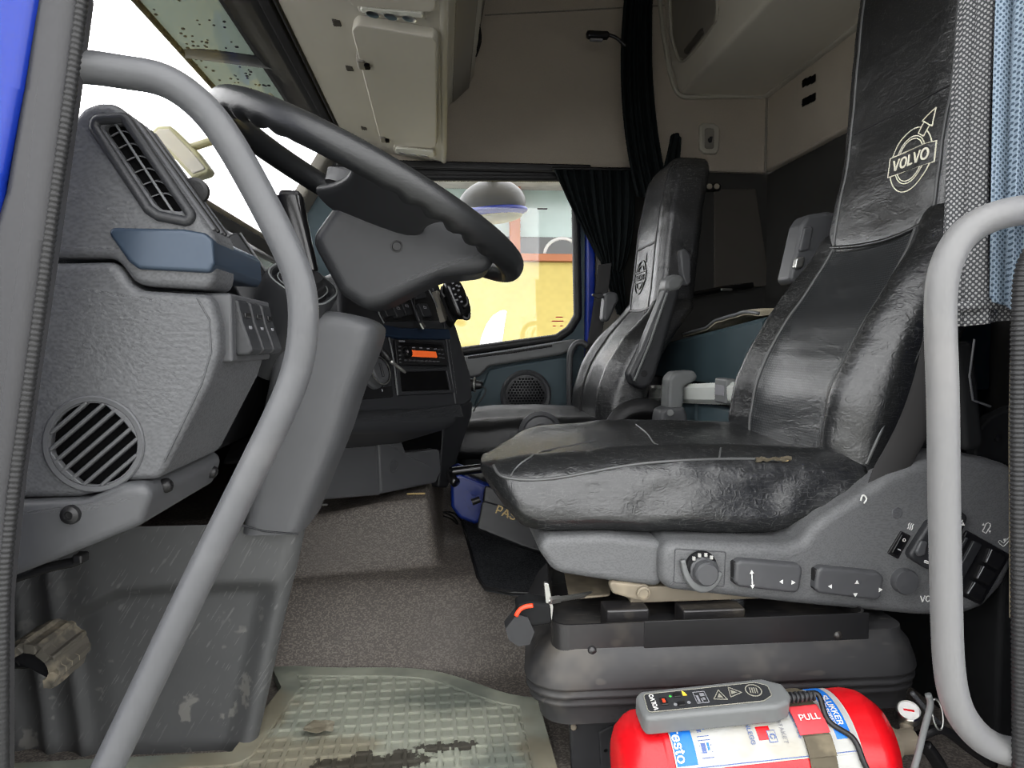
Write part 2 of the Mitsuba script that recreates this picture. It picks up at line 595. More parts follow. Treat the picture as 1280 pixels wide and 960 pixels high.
mat('m_blanket', fabric(rgb(150, 142, 124), 500, 0.2), 0.95, spec=0.05)
mat('m_yellow_wall', fabric(rgb(176, 160, 94), 30, 0.03), 0.8, spec=0.2)
mat('m_frame_brown', list(rgb(150, 92, 58)), 0.6)
mat('m_paleglass', list(rgb(168, 186, 182)), 0.15)
mat('m_concrete', fabric(rgb(150, 150, 146), 20, 0.15), 0.9, spec=0.1)
mat('m_lens', list(rgb(206, 206, 196)), 0.08, spec=0.8)
mat('m_green', list(rgb(60, 190, 70)), 0.5)
mat('m_yellow', list(rgb(232, 190, 60)), 0.5)
mat('m_mirror_beige', list(rgb(150, 147, 116)), 0.5)
scene['m_windscreen'] = {'type': 'thindielectric', 'int_ior': 1.10}
scene['m_pane'] = {'type': 'thindielectric', 'int_ior': 1.28}

# ================================================================== THE SETTING


def patch(pix, mesh, out=0.003, back=0.004, step=4, r=0):
    """A flush panel on a near-plane surface: its outline, given by pixels, is laid on the surface's plane and thickened outwards."""
    c = rpoly(pix, r, step)
    mid = np.mean(c, 0)
    q = [hit(*(mid + (p - mid) * k), mesh) for p in c[::3] for k in (0.3, 0.8)]
    q = [x for x in q if x[0] is not None]
    n = np.median([x[1] for x in q], 0)
    n /= np.linalg.norm(n)
    o = np.median([x[0] for x in q], 0)
    return slab(pix, o, n, out, out + back, r, min(0.4 * abs(out), 0.004), step)


def on_plane(px, py, o, n):
    d = ray(px, py)
    return CAM + d * (((np.asarray(o) - CAM) @ n) / (d @ n))


def slab(pix, o, n, out=0.003, depth=0.006, r=0, bevel=0.001, step=None, back=False):
    """An outline given by pixels, cut out of the plane through o with normal n (shifted outwards by out), with a real depth behind it."""
    o, n = np.asarray(o, float), np.asarray(n, float)
    u, v, w = basis(-n)
    oo = o + n * out
    p = np.array([on_plane(a, b, oo, n) for a, b in rpoly(pix, r, step)])
    l = rpb((p - oo) @ np.stack([u, v], 1), 0, bevel)
    if not Polygon(l).exterior.is_ccw:
        l = l[::-1]
    return frame(extr(l, depth, bevel, 3, back), oo, u, v, w)


def loop_on(pix, mesh, off=0.0, r=5, step=5):
    return on(rpoly(pix, r, step), mesh, off)


def sst(a, b, x):
    t = np.clip((x - a) / (b - a), 0, 1)
    return t * t * (3 - 2 * t)


# ---- ground and the yard outside
struct('ground', 'grey concrete yard the truck stands on', 'ground', box2([-14, -14, -1.7], [14, 14, -1.5], 0.01), 'm_concrete')

# ---- cab floor: low by the driver's door, up over the tunnel, with the raised block at the front
gx, gy = np.meshgrid(np.concatenate([np.linspace(0.02, 0.6, 16), np.linspace(0.61, 1.25, 90), np.linspace(1.28, 2.2, 20)]), np.concatenate([np.linspace(-1.37, -0.12, 30), np.linspace(-0.1, 0.42, 80), np.linspace(0.45, 0.95, 10)]), indexing='ij')


def floor_z(x, y):
    wob = 0.035 * np.exp(-((y - 0.0) / 0.13) ** 2) - 0.012
    z = -0.06 + 0.165 * sst(0.655, 0.84, x + wob) * (0.93 + 0.07 * sst(0.3, -0.2, y))
    z = z - 0.02 * sst(1.0, 1.3, x) * sst(0.05, -0.25, y)
    face = 0.90 + 0.40 * (0.30 - y) * 0.33
    z = z + (0.150 - 0.02 * sst(0.1, 0.3, y)) * sst(face - 0.035, face + 0.03, x) * sst(0.004, 0.045, y)
    return z


gz = floor_z(gx, gy)
gz = gz + 0.004 * (meshkit.fbm(np.stack([gx * 9, gy * 9, gx * 0], -1), 2, 4) - 0.5)
fl = sheet(np.stack([gx, gy, gz], -1), 0.0)
if fl.face_normals[0][2] < 0:
    fl.invert()
FLOOR = fl
struct('floor', 'brown-grey pebbled vinyl covering the cab floor and engine tunnel', 'floor', fl, 'm_floor', True)
edge = tube(np.array([[*UZ(a, b, 0)[:2], 0] for a, b in [(340, 838), (420, 837), (480, 834), (540, 838), (580, 848), (640, 866), (672, 866)]]) * [1, 1, 0] + [0, 0, 0], 0.002)

# ---- walls
wr = struct('wall_right', 'beige fabric covered upper side wall across the cab', 'wall')
put(wr, 'upper_panel', prism_yz([(0.5, 1.345), (-1.37, 1.345), (-1.37, 2.25), (0.5, 2.25)], 2.2, 2.26, 0.005, 0.006), 'm_headliner')
put(wr, 'seam', tube(np.array([U(a, b, 2.198) for a, b in [(606, 19), (660, 16), (720, 13), (790, 9), (840, 6)]]), 0.003, 8), 'm_trim_beige_dark')
put(wr, 'lower_panel', prism_yz([(-0.60, -0.3), (-1.42, -0.3), (-1.42, 1.36), (-0.60, 1.36)], 2.22, 2.30, 0.0, 0.003), 'm_rear_dark')
put(wr, 'panel', side([(893, 236), (945, 236), (962, 350), (958, 358), (893, 362)], 2.212, 0.02, 0.01, 0.004), 'm_rear_panel')
put(wr, 'edge_strip', tube(np.array([U(a, b, 2.20) for a, b in [(978, 210), (986, 300), (992, 380)]]), 0.006, 8), 'm_rear_panel')
wb = struct('wall_rear', 'dark lower back wall of the cab with a beige upper panel', 'wall')
put(wb, 'lower_panel', box2([-0.05, -1.45, -0.6], [2.3, -1.38, 1.345], 0.003), 'm_rear_dark')
put(wb, 'upper_panel', box2([0.0, -1.42, 1.345], [2.195, -1.355, 1.70], 0.012), 'm_headliner')
for (a, b) in [((1004, 104), (1021, 97)), ((1004, 128), (1021, 120))]:
    for k in range(3):
        q = np.array(a) + (np.array(b) - a) * (k + 0.2) / 3
        p = UYp(q[0], q[1], -1.352)
        put(wb, 'slot', box2(p - [0.014, 0.003, 0.014], p + [0.014, 0.002, 0.014], 0.002), 'm_void')
put(wb, 'join_strip', tube([[2.18, -1.352, 1.345], [2.18, -1.352, 1.68]], 0.006, 8), 'm_trim_beige_dark')
wl = struct('wall_left', 'side of the cab around the open driver door', 'wall')
put(wl, 'rear_panel', box2([-0.06, -1.45, -0.6], [0.0, -0.70, 2.3], 0.004), 'm_blue_paint')
put(wl, 'upper_panel', box2([-0.06, -0.70, 1.62], [0.0, 1.0, 2.3], 0.004), 'm_blue_paint')
put(wl, 'front_panel', box2([-0.06, 0.50, -0.6], [0.0, 1.0, 1.62], 0.004), 'm_blue_paint')
put(wl, 'sill', box2([-0.06, -0.70, -0.6], [0.03, 0.50, -0.12], 0.01), 'm_black')
struct('ceiling', 'beige ceiling of the high cab roof', 'ceiling', box2([-0.05, -1.45, 2.22], [2.3, 0.6, 2.3], 0.004), 'm_headliner')
struct('wall_front', 'lower front bulkhead of the cab', 'wall', box2([0.0, 0.93, -0.6], [2.25, 1.0, 0.86], 0.01), 'm_dark_plastic')

# ---- far door with its window
dr_ = struct('door_1', 'passenger door trim with speaker and window', 'door')
X1 = 2.2
win_px = [(470, 221), (704, 222), (719, 236), (722, 395), (712, 412), (696, 423), (586, 438), (470, 452)]
hole = Polygon(rpoly(YZ(win_px, X1), 0.028, 0.02))
outer = Polygon([(0.98, -0.3), (-0.585, -0.3), (-0.585, 1.34), (0.44, 1.34), (0.86, 0.72), (0.98, 0.6)])
dm = trimesh.creation.extrude_polygon(outer.difference(hole), 0.06, engine='earcut')
put(dr_, 'panel', frame(tm(dm.vertices, dm.faces), [X1, 0, 0], EY, EZ, EX), 'm_teal_dark', 25)
hc = np.array(hole.exterior.coords)[:-1]
put(dr_, 'window_seal', tube(np.column_stack([np.full(len(hc), X1 - 0.003), hc]), 0.018, 10, True), 'm_rubber', True)
put(dr_, 'header', prism_yz([(0.5, 1.295), (-0.60, 1.295), (-0.60, 1.348), (0.5, 1.348)], X1 - 0.02, X1 + 0.02, 0, 0.006), 'm_black')
put(dr_, 'sill_ledge', side([(560, 448), (590, 444), (660, 433), (722, 423), (724, 436), (700, 444), (650, 452), (612, 458), (600, 470), (560, 480)], X1 - 0.05, 0.06, 0.008, 0.012, 4), 'm_grey_plastic')
put(dr_, 'sill_rib', tube(np.array([U(a, b, X1 - 0.052) for a, b in [(585, 447), (640, 440), (690, 432)]]), 0.005, 8), 'm_black')
put(dr_, 'trim_panel', side([(612, 462), (640, 456), (700, 447), (716, 446), (716, 540), (580, 540), (596, 500)], X1 - 0.03, 0.035, 0.01, 0.008), 'm_teal_dark')
sp = U(657, 494, X1 - 0.032)
put(dr_, 'speaker_ring', ringlathe([(0.075, 0), (0.104, 0), (0.106, 0.012), (0.098, 0.022), (0.088, 0.018), (0.084, 0.008), (0.075, 0.006)], sp, -EX, 40), 'm_mid_plastic', 30)
put(dr_, 'speaker_grille', lathe([(0.0, 0.004), (0.086, 0.004), (0.086, 0.010), (0.05, 0.016), (0.0, 0.018)], sp, -EX, 40), 'm_dark_plastic', 30)
hx = []
for i in range(-6, 7):
    for j in range(-6, 7):
        a, b = (i + 0.5 * (j % 2)) * 0.013, j * 0.0113
        if math.hypot(a, b) < 0.074:
            rr = math.hypot(a, b)
            hx.append(cyl(sp + [-0.0165 + 0.5 * rr ** 2 * 1.0, a, b], sp + [-0.0195 + 0.5 * rr ** 2, a, b], 0.0048, n=6))
put(dr_, 'grille_holes', cat(hx), 'm_void', False, kind='stuff')
struct('window_1', 'passenger door window pane', 'window', prism_yz(rpoly(hc, 0), X1 + 0.03, X1 + 0.034, 0, 0), 'm_pane', False)
st = [box2([X1 + 0.026, y - w / 2, z], [X1 + 0.029, y + w / 2, z + 0.004], 0.0005) for (y, z, w) in [(*U(699, 397, X1 + 0.027)[1:], 0.03), (*U(697, 402, X1 + 0.027)[1:], 0.05), (*U(693, 408, X1 + 0.027)[1:], 0.012), (*U(702, 408, X1 + 0.027)[1:], 0.012)]]
solo('window_sticker', 'faint red printed mark in the lower corner of the passenger window', 'sticker', cat(st), 'm_red_soft')
wp = U(678, 261, X1 + 0.027)
solo('window_print', 'tiny dark printed line near the top of the passenger window', 'print', box2(wp - [0.002, 0.021, 0.003], wp + [0.001, 0.021, 0.003], 0.0005), 'm_ink_grey')
struct('trim_1', 'blue painted door frame strip behind the passenger window', 'trim', prism_yz([(-0.588, 0.0), (-0.625, 0.0), (-0.625, 1.30), (-0.588, 1.30)], 2.17, 2.26, 0, 0.008), 'm_blue_paint')
struct('trim_2', 'dark beige pillar trim behind the passenger door', 'trim', prism_yz([(-0.63, 0.0), (-0.74, 0.0), (-0.74, 1.34), (-0.63, 1.34)], 2.18, 2.26, 0, 0.012), 'm_trim_beige_dark')
gb = spline(np.array([U(a, b, 2.06) for a, b in [(735, 433), (724, 428), (715, 436), (712, 452), (712, 490), (713, 530)]]), 40)
solo('door_grab_handle', 'slim grey curved grab handle at the rear edge of the passenger door', 'handle', tube(gb, 0.013, 14), 'm_mid_plastic', True)

# ---- windscreen, header, far A-pillar
WS = lambda x, t: np.array([x, 0.42 + 0.40 * t, 1.45 - 0.66 * t])
struct('window_2', 'windscreen of the truck', 'window', tm([WS(0.02, 0), WS(2.22, 0), WS(2.22, 1), WS(0.02, 1)], [[0, 1, 2], [0, 2, 3]]), 'm_windscreen', False)
struct('trim_3', 'dark windscreen header strip below the overhead console', 'trim',
       cat(prism_yz([(0.385, 1.405), (0.43, 1.42), (0.45, 1.50), (0.40, 1.50)], 0.0, 2.22, 0.01, 0.0), prism_yz([(0.40, 1.44), (0.45, 1.45), (0.46, 1.48), (0.42, 1.52)], 0.0, 2.22, 0.0, 0.0)), 'm_void')
pa = [WS(2.19, t) + [0, -0.02, 0] for t in np.linspace(-0.05, 1.1, 12)]
struct('trim_4', 'far windscreen pillar trim', 'trim', tube(pa, 0.045, 14, flat=0.7), 'm_trim_beige_dark', True)
struct('trim_5', 'black window surround above the passenger door', 'trim', box2([2.15, -0.60, 1.318], [2.21, 0.42, 1.35], 0.006), 'm_black')
# driver side A-pillar: paint, grey seal and its ribbed lip
ap = struct('trim_6', 'driver door pillar with blue paint and grey rubber seal', 'trim')
XA = 0.0
put(ap, 'paint', side([(-60, -60), (52, -60), (22, 110), (0, 215), (-20, 330), (-60, 500)], XA - 0.02, 0.03, 0.004, 0.008), 'm_blue_paint', label='glossy blue painted pillar')
put(ap, 'seal', side([(44, -40), (98, -40), (74, 140), (52, 300), (30, 450), (8, 600), (-8, 760), (-8, 1000), (-60, 1000), (-60, 420), (2, 240), (24, 110)], XA - 0.012, 0.035, 0.006, 0.010, 4), 'm_seal', label='smooth grey rubber seal')
rp = spline(np.array([U(a, b, XA) for a, b in [(106, -40), (98, 20), (87, 110), (74, 200), (60, 300), (45, 410), (28, 530), (13, 640), (5, 720), (2, 820), (2, 1000)]]), 520)
ss = np.concatenate([[0], np.cumsum(np.linalg.norm(np.diff(rp, axis=0), axis=1))])
put(ap, 'ribbed_lip', tube(rp, 0.0068 * (1 + 0.09 * np.sin(ss * 2 * np.pi / 0.0055)), 12), 'm_rubber', True, label='ribbed black rubber lip')
bp = struct('trim_7', 'ribbed rubber door seal at the rear edge of the door opening', 'trim')
rq = spline(np.array([U(a, b, XA) for a, b in [(1300, 300), (1282, 330), (1275, 380), (1273, 500), (1274, 700), (1276, 1000)]]), 460)
ss = np.concatenate([[0], np.cumsum(np.linalg.norm(np.diff(rq, axis=0), axis=1))])
put(bp, 'seal', tube(rq, 0.0085 * (1 + 0.10 * np.sin(ss * 2 * np.pi / 0.0055)), 12), 'm_rubber', True)
put(bp, 'edge_cord', tube(spline(np.array([U(a, b, XA + 0.012) for a, b in [(1266, 420), (1263, 500), (1263, 650), (1263, 772)]]), 60), 0.0016, 8), 'm_webbing', True, label='frayed pale cord edge')

# ---- overhead console over the windscreen
oc = thing('overhead_console', 'beige overhead console with folded visor above the windscreen', 'console')
OC = [(0.385, 1.415), (0.002, 1.345), (-0.010, 1.352), (-0.014, 1.56), (-0.03, 1.585), (-0.10, 1.655), (-0.125, 1.70), (-0.165, 2.0), (-0.165, 2.2), (0.45, 2.2), (0.45, 1.50)]
ocm = prism_yz(OC, 0.25, 2.19, 0.006, 0.006)
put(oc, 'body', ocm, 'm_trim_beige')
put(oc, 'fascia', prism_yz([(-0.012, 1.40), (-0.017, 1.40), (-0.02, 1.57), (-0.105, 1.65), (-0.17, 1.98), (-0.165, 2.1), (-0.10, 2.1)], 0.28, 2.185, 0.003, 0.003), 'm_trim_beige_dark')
put(oc, 'rear_lip', tube([[0.25, -0.004, 1.350], [2.185, -0.004, 1.350]], 0.011, 12), 'm_trim_beige', True)
put(oc, 'front_lip', tube([[0.25, 0.384, 1.418], [2.185, 0.384, 1.418]], 0.008, 12), 'm_matt_black', True)
for a, b in [(421, 28), (437, 85), (455, 160)]:
    p, n = hit(a, b, ocm)
    put(oc, 'clip', rbox([0.032, 0.020, 0.008], 0.003, p), 'm_rear_panel')
fn_ = [U(a, b, 1.98) for a, b in [(597, 25), (600, 50), (594, 70)]]
put(oc, 'fascia_handle', tube(spline(np.array(fn_), 12), 0.006, 8), 'm_black', True)


def vis_patch(pix, out, r):
    return patch(pix, ocm, out, -0.0006, 6, r)


sv = thing('sun_visor', 'beige sun visor folded up flat against the overhead console', 'sun visor')
svm = vis_patch([(439, 38), (446, 31), (543, 48), (546, 55), (546, 180), (543, 186), (483, 180), (474, 172)], 0.024, 7)
put(sv, 'panel', svm, 'm_trim_beige')
for a, b in [(452, 68), (479, 165)]:
    p, n = hit(a, b, ocm)
    put(sv, 'hinge', rbox([0.06, 0.022, 0.03], 0.006, p - [0, 0, 0.016]), 'm_trim_beige_dark')
    put(sv, 'hinge_gap', rbox([0.03, 0.014, 0.03], 0.003, p - [0.0, 0.014, 0.02]), 'm_void')
sv2 = vis_patch([(418, -60), (430, -70), (540, -40), (546, -20), (545, 12), (538, 16), (440, 8), (430, -6)], 0.02, 6)
solo('sun_visor', 'second beige sun visor at the top edge nearest the driver', 'sun visor', sv2, 'm_trim_beige')


def dome(pix, label):
    t = thing('dome_lamp', label, 'lamp')
    m = vis_patch(pix, 0.010, 2)
    put(t, 'bezel', m, 'm_trim_beige')
    q = np.array(pix, float)
    c = q.mean(0)
    put(t, 'lens', patch((q - c) * [0.92, 0.70] + c, m, 0.006, 0.001, 3, 2), 'm_lens')
    for k in (-0.27, 0.0, 0.27):
        a = c + (q[1] + q[2] - q[0] - q[3]) / 2 * k
        p, n = hit(a[0], a[1], m)
        put(t, 'reflector', lathe([(0.004, 0), (0.010, 0.002), (0.016, 0.004), (0.0145, 0.0045)], p + n * 0.0045, n, 16), 'm_chrome', 40)
    return t


dome([(445, 7), (531, 17), (533, 26), (449, 16)], 'clear reading lamp strip above the folded sun visor')
dome([(491, 183), (544, 189), (545, 199), (493, 193)], 'clear reading lamp strip at the far end below the folded sun visor')

# ---- rear locker, far wall fittings
rl = thing('overhead_locker', 'large beige overhead locker above the bunk at the back', 'locker')
RL = [(-0.985, 1.657), (-0.945, 1.78), (-0.915, 2.0), (-0.905, 2.19), (-1.37, 2.19), (-1.366, 1.657)]
rlm = prism_yz(RL, 0.15, 2.195, 0.02, 0.01)
put(rl, 'body', rlm, 'm_locker')
put(rl, 'door', patch([(838, -30), (841, 45), (849, 72), (856, 74), (893, 28), (897, 12), (896, -30)], rlm, 0.004, 0.004, 5, 3), 'm_trim_beige_dark')
lip = on([(838, -25), (841, 45), (849, 73), (856, 75), (894, 28), (898, 12), (897, -25)], rlm, 0.004)
put(rl, 'door_rim', tube(spline(lip, 70), 0.006, 8), 'm_trim_beige', True)
put(rl, 'pull', tube(on([(862, 63), (882, 38)], rlm, 0.012), 0.012, 8), 'm_rear_panel', True)
put(rl, 'lower_rail', tube([[0.16, -1.353, 1.668], [2.19, -1.353, 1.668]], 0.022, 10), 'm_trim_beige', True)
rim = np.array([U(a, b, 2.19) for a, b in [(822, -20), (832, 60), (840, 100), (850, 119), (880, 121), (967, 121)]])
put(rl, 'end_bead', tube(spline(rim, 50), 0.009, 8), 'm_trim_beige', True)
hk = thing('coat_hook', 'beige coat hook plate on the side wall over the bunk', 'hook')
put(hk, 'plate', side([(875, 156), (880, 153), (894, 154), (900, 160), (899, 188), (895, 193), (880, 192), (875, 187)], 2.185, 0.02, 0.01, 0.006), 'm_trim_beige')
put(hk, 'recess', side([(881, 160), (893, 160), (893, 186), (881, 186)], 2.182, 0.01, 0.01, 0.003), 'm_trim_beige_dark')
hp = U(887, 176, 2.178)
put(hk, 'peg', tube(spline(np.array([hp + [0.01, 0, 0.01], hp + [-0.01, 0, -0.004], hp + [-0.016, 0, 0.012]]), 12), 0.006, 8), 'm_dark_plastic', True)
ls = thing('bunk_lamp', 'dark lamp strip with bright reflectors on the wall behind the passenger seat', 'lamp')
put(ls, 'housing', side([(861, 228), (902, 230), (901, 238), (862, 238)], 2.19, 0.03, 0.004, 0.004), 'm_black')
for a in (868, 877, 886, 895):
    p = U(a, 233.5, 2.188)
    put(ls, 'reflector', lathe([(0.003, 0), (0.010, 0.003), (0.012, 0.009), (0.011, 0.010)], p, -EX, 14), 'm_chrome', 40)
hr = thing('wall_handle', 'dark slim handle rail low on the side wall by the bunk', 'handle')
put(hr, 'bar', tube(spline(np.array([U(a, b, 2.17) for a, b in [(850, 371), (880, 366), (905, 361), (940, 357)]]), 20), 0.017, 10, flat=0.6), 'm_gloss_black', True)
put(hr, 'glint', rbox([0.01, 0.05, 0.012], 0.004, U(908, 362, 2.152)), 'm_steel')

# ---- outside: exterior sun visor, front mirror, kerb mirror, yellow building
ev = thing('exterior_visor', 'smoke-green translucent sun visor outside above the windscreen', 'sun visor')
scene['m_visor'] = {'type': 'principledthin', 'base_color': {'type': 'rgb', 'value': [0.080, 0.098, 0.084]}, 'roughness': 0.4, 'diff_trans': 1.2, 'eta': 1.06, 'spec_trans': 0.0}
g = np.array([[[x, 0.50 + 0.30 * t, 1.52 + 0.05 * t - 0.05 * t * t] for x in np.linspace(0.02, 2.3, 12)] for t in np.linspace(0, 1, 8)])
evm = sheet(g, 0.0)
put(ev, 'panel', evm, 'm_visor', True)
put(ev, 'front_lip', tube(g[-1], 0.010, 8), 'm_void', True)
put(ev, 'root_strip', prism_yz([(0.44, 1.47), (0.56, 1.50), (0.60, 1.535), (0.46, 1.56)], 0.0, 2.3, 0.01, 0.0), 'm_void')
for x in (0.62, 1.62):
    put(ev, 'bracket', cat(tube([[x, 0.46, 1.50], [x, 0.62, 1.515], [x - 0.03, 0.80, 1.522]], 0.024, 8, flat=0.3)), 'm_dark_plastic', True)
rnd = random.Random(4)
dv = []
for k in range(170):
    x, t = rnd.uniform(0.3, 2.1), rnd.uniform(0.35, 0.97)
    s = rnd.uniform(0.003, 0.006)
    q = trimesh.creation.icosphere(subdivisions=1, radius=s)
    dv.append(tm(q.vertices * [1, 1, 0.5] + [x, 0.50 + 0.30 * t, 1.52 + 0.05 * t - 0.05 * t * t - 0.004], q.faces))
solo('raindrops', 'raindrops scattered on the visor above the windscreen', 'raindrops', cat(dv), 'm_matt_black', True, kind='stuff')
fm = thing('front_mirror', 'pale beige front mirror seen through the windscreen', 'mirror')
Xm = 1.55
put(fm, 'housing', side([(186, 166), (196, 157), (212, 156), (245, 188), (263, 212), (259, 217), (240, 223), (212, 192)], Xm, 0.05, 0.006, 0.008), 'm_mirror_beige')
put(fm, 'glass', side([(190, 168), (198, 161), (211, 161), (242, 192), (257, 211), (241, 217), (215, 190)], Xm - 0.004, 0.01, 0.005, 0.003), 'm_trim_beige')
put(fm, 'arm', tube(np.array([U(240, 184, Xm + 0.03), U(262, 177, Xm + 0.03), U(300, 160, Xm + 0.06), U(340, 120, Xm + 0.1)]), 0.013, 10), 'm_mirror_beige', True)
km = thing('kerb_mirror', 'grey kerb mirror with blue rim outside above the passenger window', 'mirror')
kc = U(615, 252, 2.55)
sph = trimesh.creation.icosphere(subdivisions=4)
hv = sph.vertices * np.array([0.09, 0.155, 0.105])
hv[:, 2] = np.where(hv[:, 2] < -0.04, -0.04 + (hv[:, 2] + 0.04) * 0.3, hv[:, 2])
hv[:, 2] += -0.16 * hv[:, 1] * (hv[:, 1] > 0)
put(km, 'housing', tm(hv + kc, sph.faces), 'm_grey_plastic', True)
rv = sph.vertices * np.array([0.10, 0.165, 0.034])
rv[:, 2] += -0.05 - 0.10 * rv[:, 1]
put(km, 'rim', tm(rv + kc, sph.faces), 'm_blue_paint', True)
rv2 = sph.vertices * np.array([0.085, 0.14, 0.03])
rv2[:, 2] += -0.072 - 0.10 * rv2[:, 1]
put(km, 'glass', tm(rv2 + kc, sph.faces), 'm_mirror_beige', True)
put(km, 'arm', tube([kc + [-0.02, 0, 0.06], kc + [-0.06, 0, 0.13], kc + [-0.14, 0, 0.20], [2.24, kc[1], kc[2] + 0.24]], 0.03, 12), 'm_grey_plastic', True)

bl = thing('building', 'yellow building with brown framed windows outside the passenger door', 'building')
XB = 5.4
zb = U(690, 327, XB)[2]
put(bl, 'wall', box2([XB, -7, -1.5], [XB + 0.3, 0.35, zb], 0.01), 'm_yellow_wall')
zt = U(690, 318, XB)[2]
put(bl, 'window_sill', box2([XB - 0.05, -7, zb], [XB + 0.3, 0.35, zt], 0.006), 'm_frame_brown')
ztop = U(690, 235, XB)[2]
for px in (644, 790):
    y = U(px, 300, XB)[1]
    put(bl, 'window_post', box2([XB - 0.03, y - 0.042, zt], [XB + 0.2, y + 0.042, ztop + 0.3], 0.006), 'm_frame_brown')
ys = [0.35, U(644, 300, XB)[1], U(790, 300, XB)[1], -7]
for k in range(3):
    put(bl, 'pane', box2([XB + 0.10, ys[k + 1] + 0.04, zt], [XB + 0.12, ys[k] - 0.04, ztop + 0.3], 0.002), 'm_paleglass')
put(bl, 'roof_edge', box2([XB - 0.55, -7, ztop], [XB + 0.4, 0.35, ztop + 0.45], 0.02), 'm_concrete')
put(bl, 'lower_reveal', box2([XB + 0.08, -7, zt], [XB + 0.1, 0.35, zt + 0.16], 0.004), 'm_grey_plastic')
wpx = [(598, 437), (602, 420), (608, 405), (616, 394), (626, 388), (634, 387), (631, 405), (626, 440), (622, 470), (592, 470)]
put(bl, 'painted_mark', side(wpx, XB - 0.004, 0.01, 0.02, 0.001), 'm_white', label='white curved painted shape')
arc = np.array([[XB + 0.09, U(705, 318, XB)[1] + 0.16 * math.cos(a), zt + 0.0 + 0.15 * math.sin(a)] for a in np.linspace(0.1, math.pi - 0.1, 24)])
put(bl, 'arch_reflection', tube(arc, 0.018, 8), 'm_white', True)  # white arc built in place of a car's reflection in the glass

# ================================================================== DASHBOARD


def cut(m, *tools):
    from manifold3d import Manifold, Mesh

    def M(k):
        return Manifold(Mesh(np.asarray(k.vertices, np.float32), np.asarray(k.faces, np.uint32)))
    r = M(m)
    for t in tools:
        r = r - M(t)
    k = r.to_mesh()
    if len(k.tri_verts) == 0:
        return m
    return tm(k.vert_properties[:, :3], k.tri_verts)


da = thing('dashboard', 'grey dashboard with side vent, round grille, radio and switches', 'dashboard')
XD = 0.10
pod_px = [(40, 326), (62, 200), (84, 156), (104, 133), (122, 127), (140, 128), (152, 135), (268, 294), (268, 346), (262, 362), (178, 357), (165, 351), (150, 330), (138, 322), (60, 322)]
pod = side(pod_px, XD, 0.075, 0.006, 0.009, 5, 0.006)
ven = [(131, 155), (153, 155), (158, 160), (231, 262), (228, 265), (202, 262), (194, 256), (131, 163)]
pod = cut(pod, side(ven, XD, 0.09, 0.004, 0, dx=-0.02))
put(da, 'side_pod', pod, 'm_dash', 30)
av = put(da, 'air_vent', tube(np.array([U(a, b, XD - 0.001) for a, b in rpoly([(120, 150), (156, 147), (240, 270), (234, 277), (198, 270), (186, 262), (118, 160)], 6, 6)]), 0.0058, 12, True), 'm_dark_plastic', True, label='dark vent frame in the upper corner of the pod')
put(da, 'air_vent__duct', side(ven, XD, 0.06, 0.004, 0, dx=0.010), 'm_void')
put(da, 'air_vent__vane', tube([U(143, 153, XD + 0.002), U(217, 266, XD + 0.002)], 0.0016, 8), 'm_grey_plastic', True)
for k in range(6):
    t = (k + 0.75) / 6.6
    a = np.array([131, 160]) + t * np.array([66, 100])
    b = np.array([156, 157]) + t * np.array([75, 106])
    m = (a + b) / 2 + [2.0, -5.5]
    v = spline(np.array([U(*q, XD + 0.003) for q in (a, m, b)]), 10)
    g = np.stack([v, v + [0.030, 0, 0.010]], 0)
    put(da, 'air_vent__vane', sheet(g, 0.0014), 'm_mid_plastic', 30)
for k, (x0, c) in enumerate([(0.012, 'm_mid_plastic'), (0.026, 'm_black'), (0.040, 'm_mid_plastic'), (0.054, 'm_black'), (0.066, 'm_mid_plastic')]):
    put(da, 'rear_vent_rib', tube([U(161, 147, XD) + [x0, -0.001, 0], U(262, 286, XD) + [x0, -0.001, 0]], 0.0036, 8), c, True)
tw = (U(214, 219, XD) + U(222, 230, XD)) / 2 + [0.062, -0.002, 0]
dirv = U(262, 286, XD) - U(161, 147, XD)
put(da, 'thumbwheel', lathe([(0.012, -0.006), (0.016, -0.004), (0.016, 0.004), (0.012, 0.006)], tw, EX, 28), 'm_black', 25)
bi = side([(130, 284), (228, 286), (256, 291), (266, 300), (268, 330), (262, 341), (172, 336), (160, 327)], XD - 0.006, 0.21, 0.003, 0.004, 4)
put(da, 'blue_insert', bi, 'm_blue_insert', 30, label='satin dark blue insert below the vent')

main_px = [(-20, 330), (140, 327), (150, 335), (163, 356), (177, 363), (258, 368), (264, 372), (273, 405), (275, 440), (262, 480), (206, 588), (196, 600), (152, 602), (122, 616), (96, 622), (-20, 624)]
gc = U(118, 555, XD)
mainp = side(main_px, XD, 0.21, 0.010, 0.009, 5, 0.006)
mainp = cut(mainp, cyl(gc - [0.03, 0, 0], gc + [0.035, 0, 0], 0.049, n=48))
put(da, 'side_panel', mainp, 'm_dash', 30)
ln = tube(np.array([U(a, b, XD - 0.0002) for a, b in [(246, 372), (262, 400), (264, 440), (252, 480), (205, 578)]]), 0.0010, 6)
put(da, 'panel_line', ln, 'm_mid_plastic', True)
rg = put(da, 'round_grille', ringlathe([(0.047, 0.0), (0.0555, 0.0), (0.0555, 0.002), (0.054, 0.0035), (0.049, 0.003), (0.0475, -0.004)], gc, -EX, 56), 'm_dash_smooth', 30, label='round grey grille of slanting slats')
put(da, 'round_grille__cup', cyl(gc + [0.012, 0, 0], gc + [0.05, 0, 0], 0.0488), 'm_void', 30)
ang = math.radians(41)
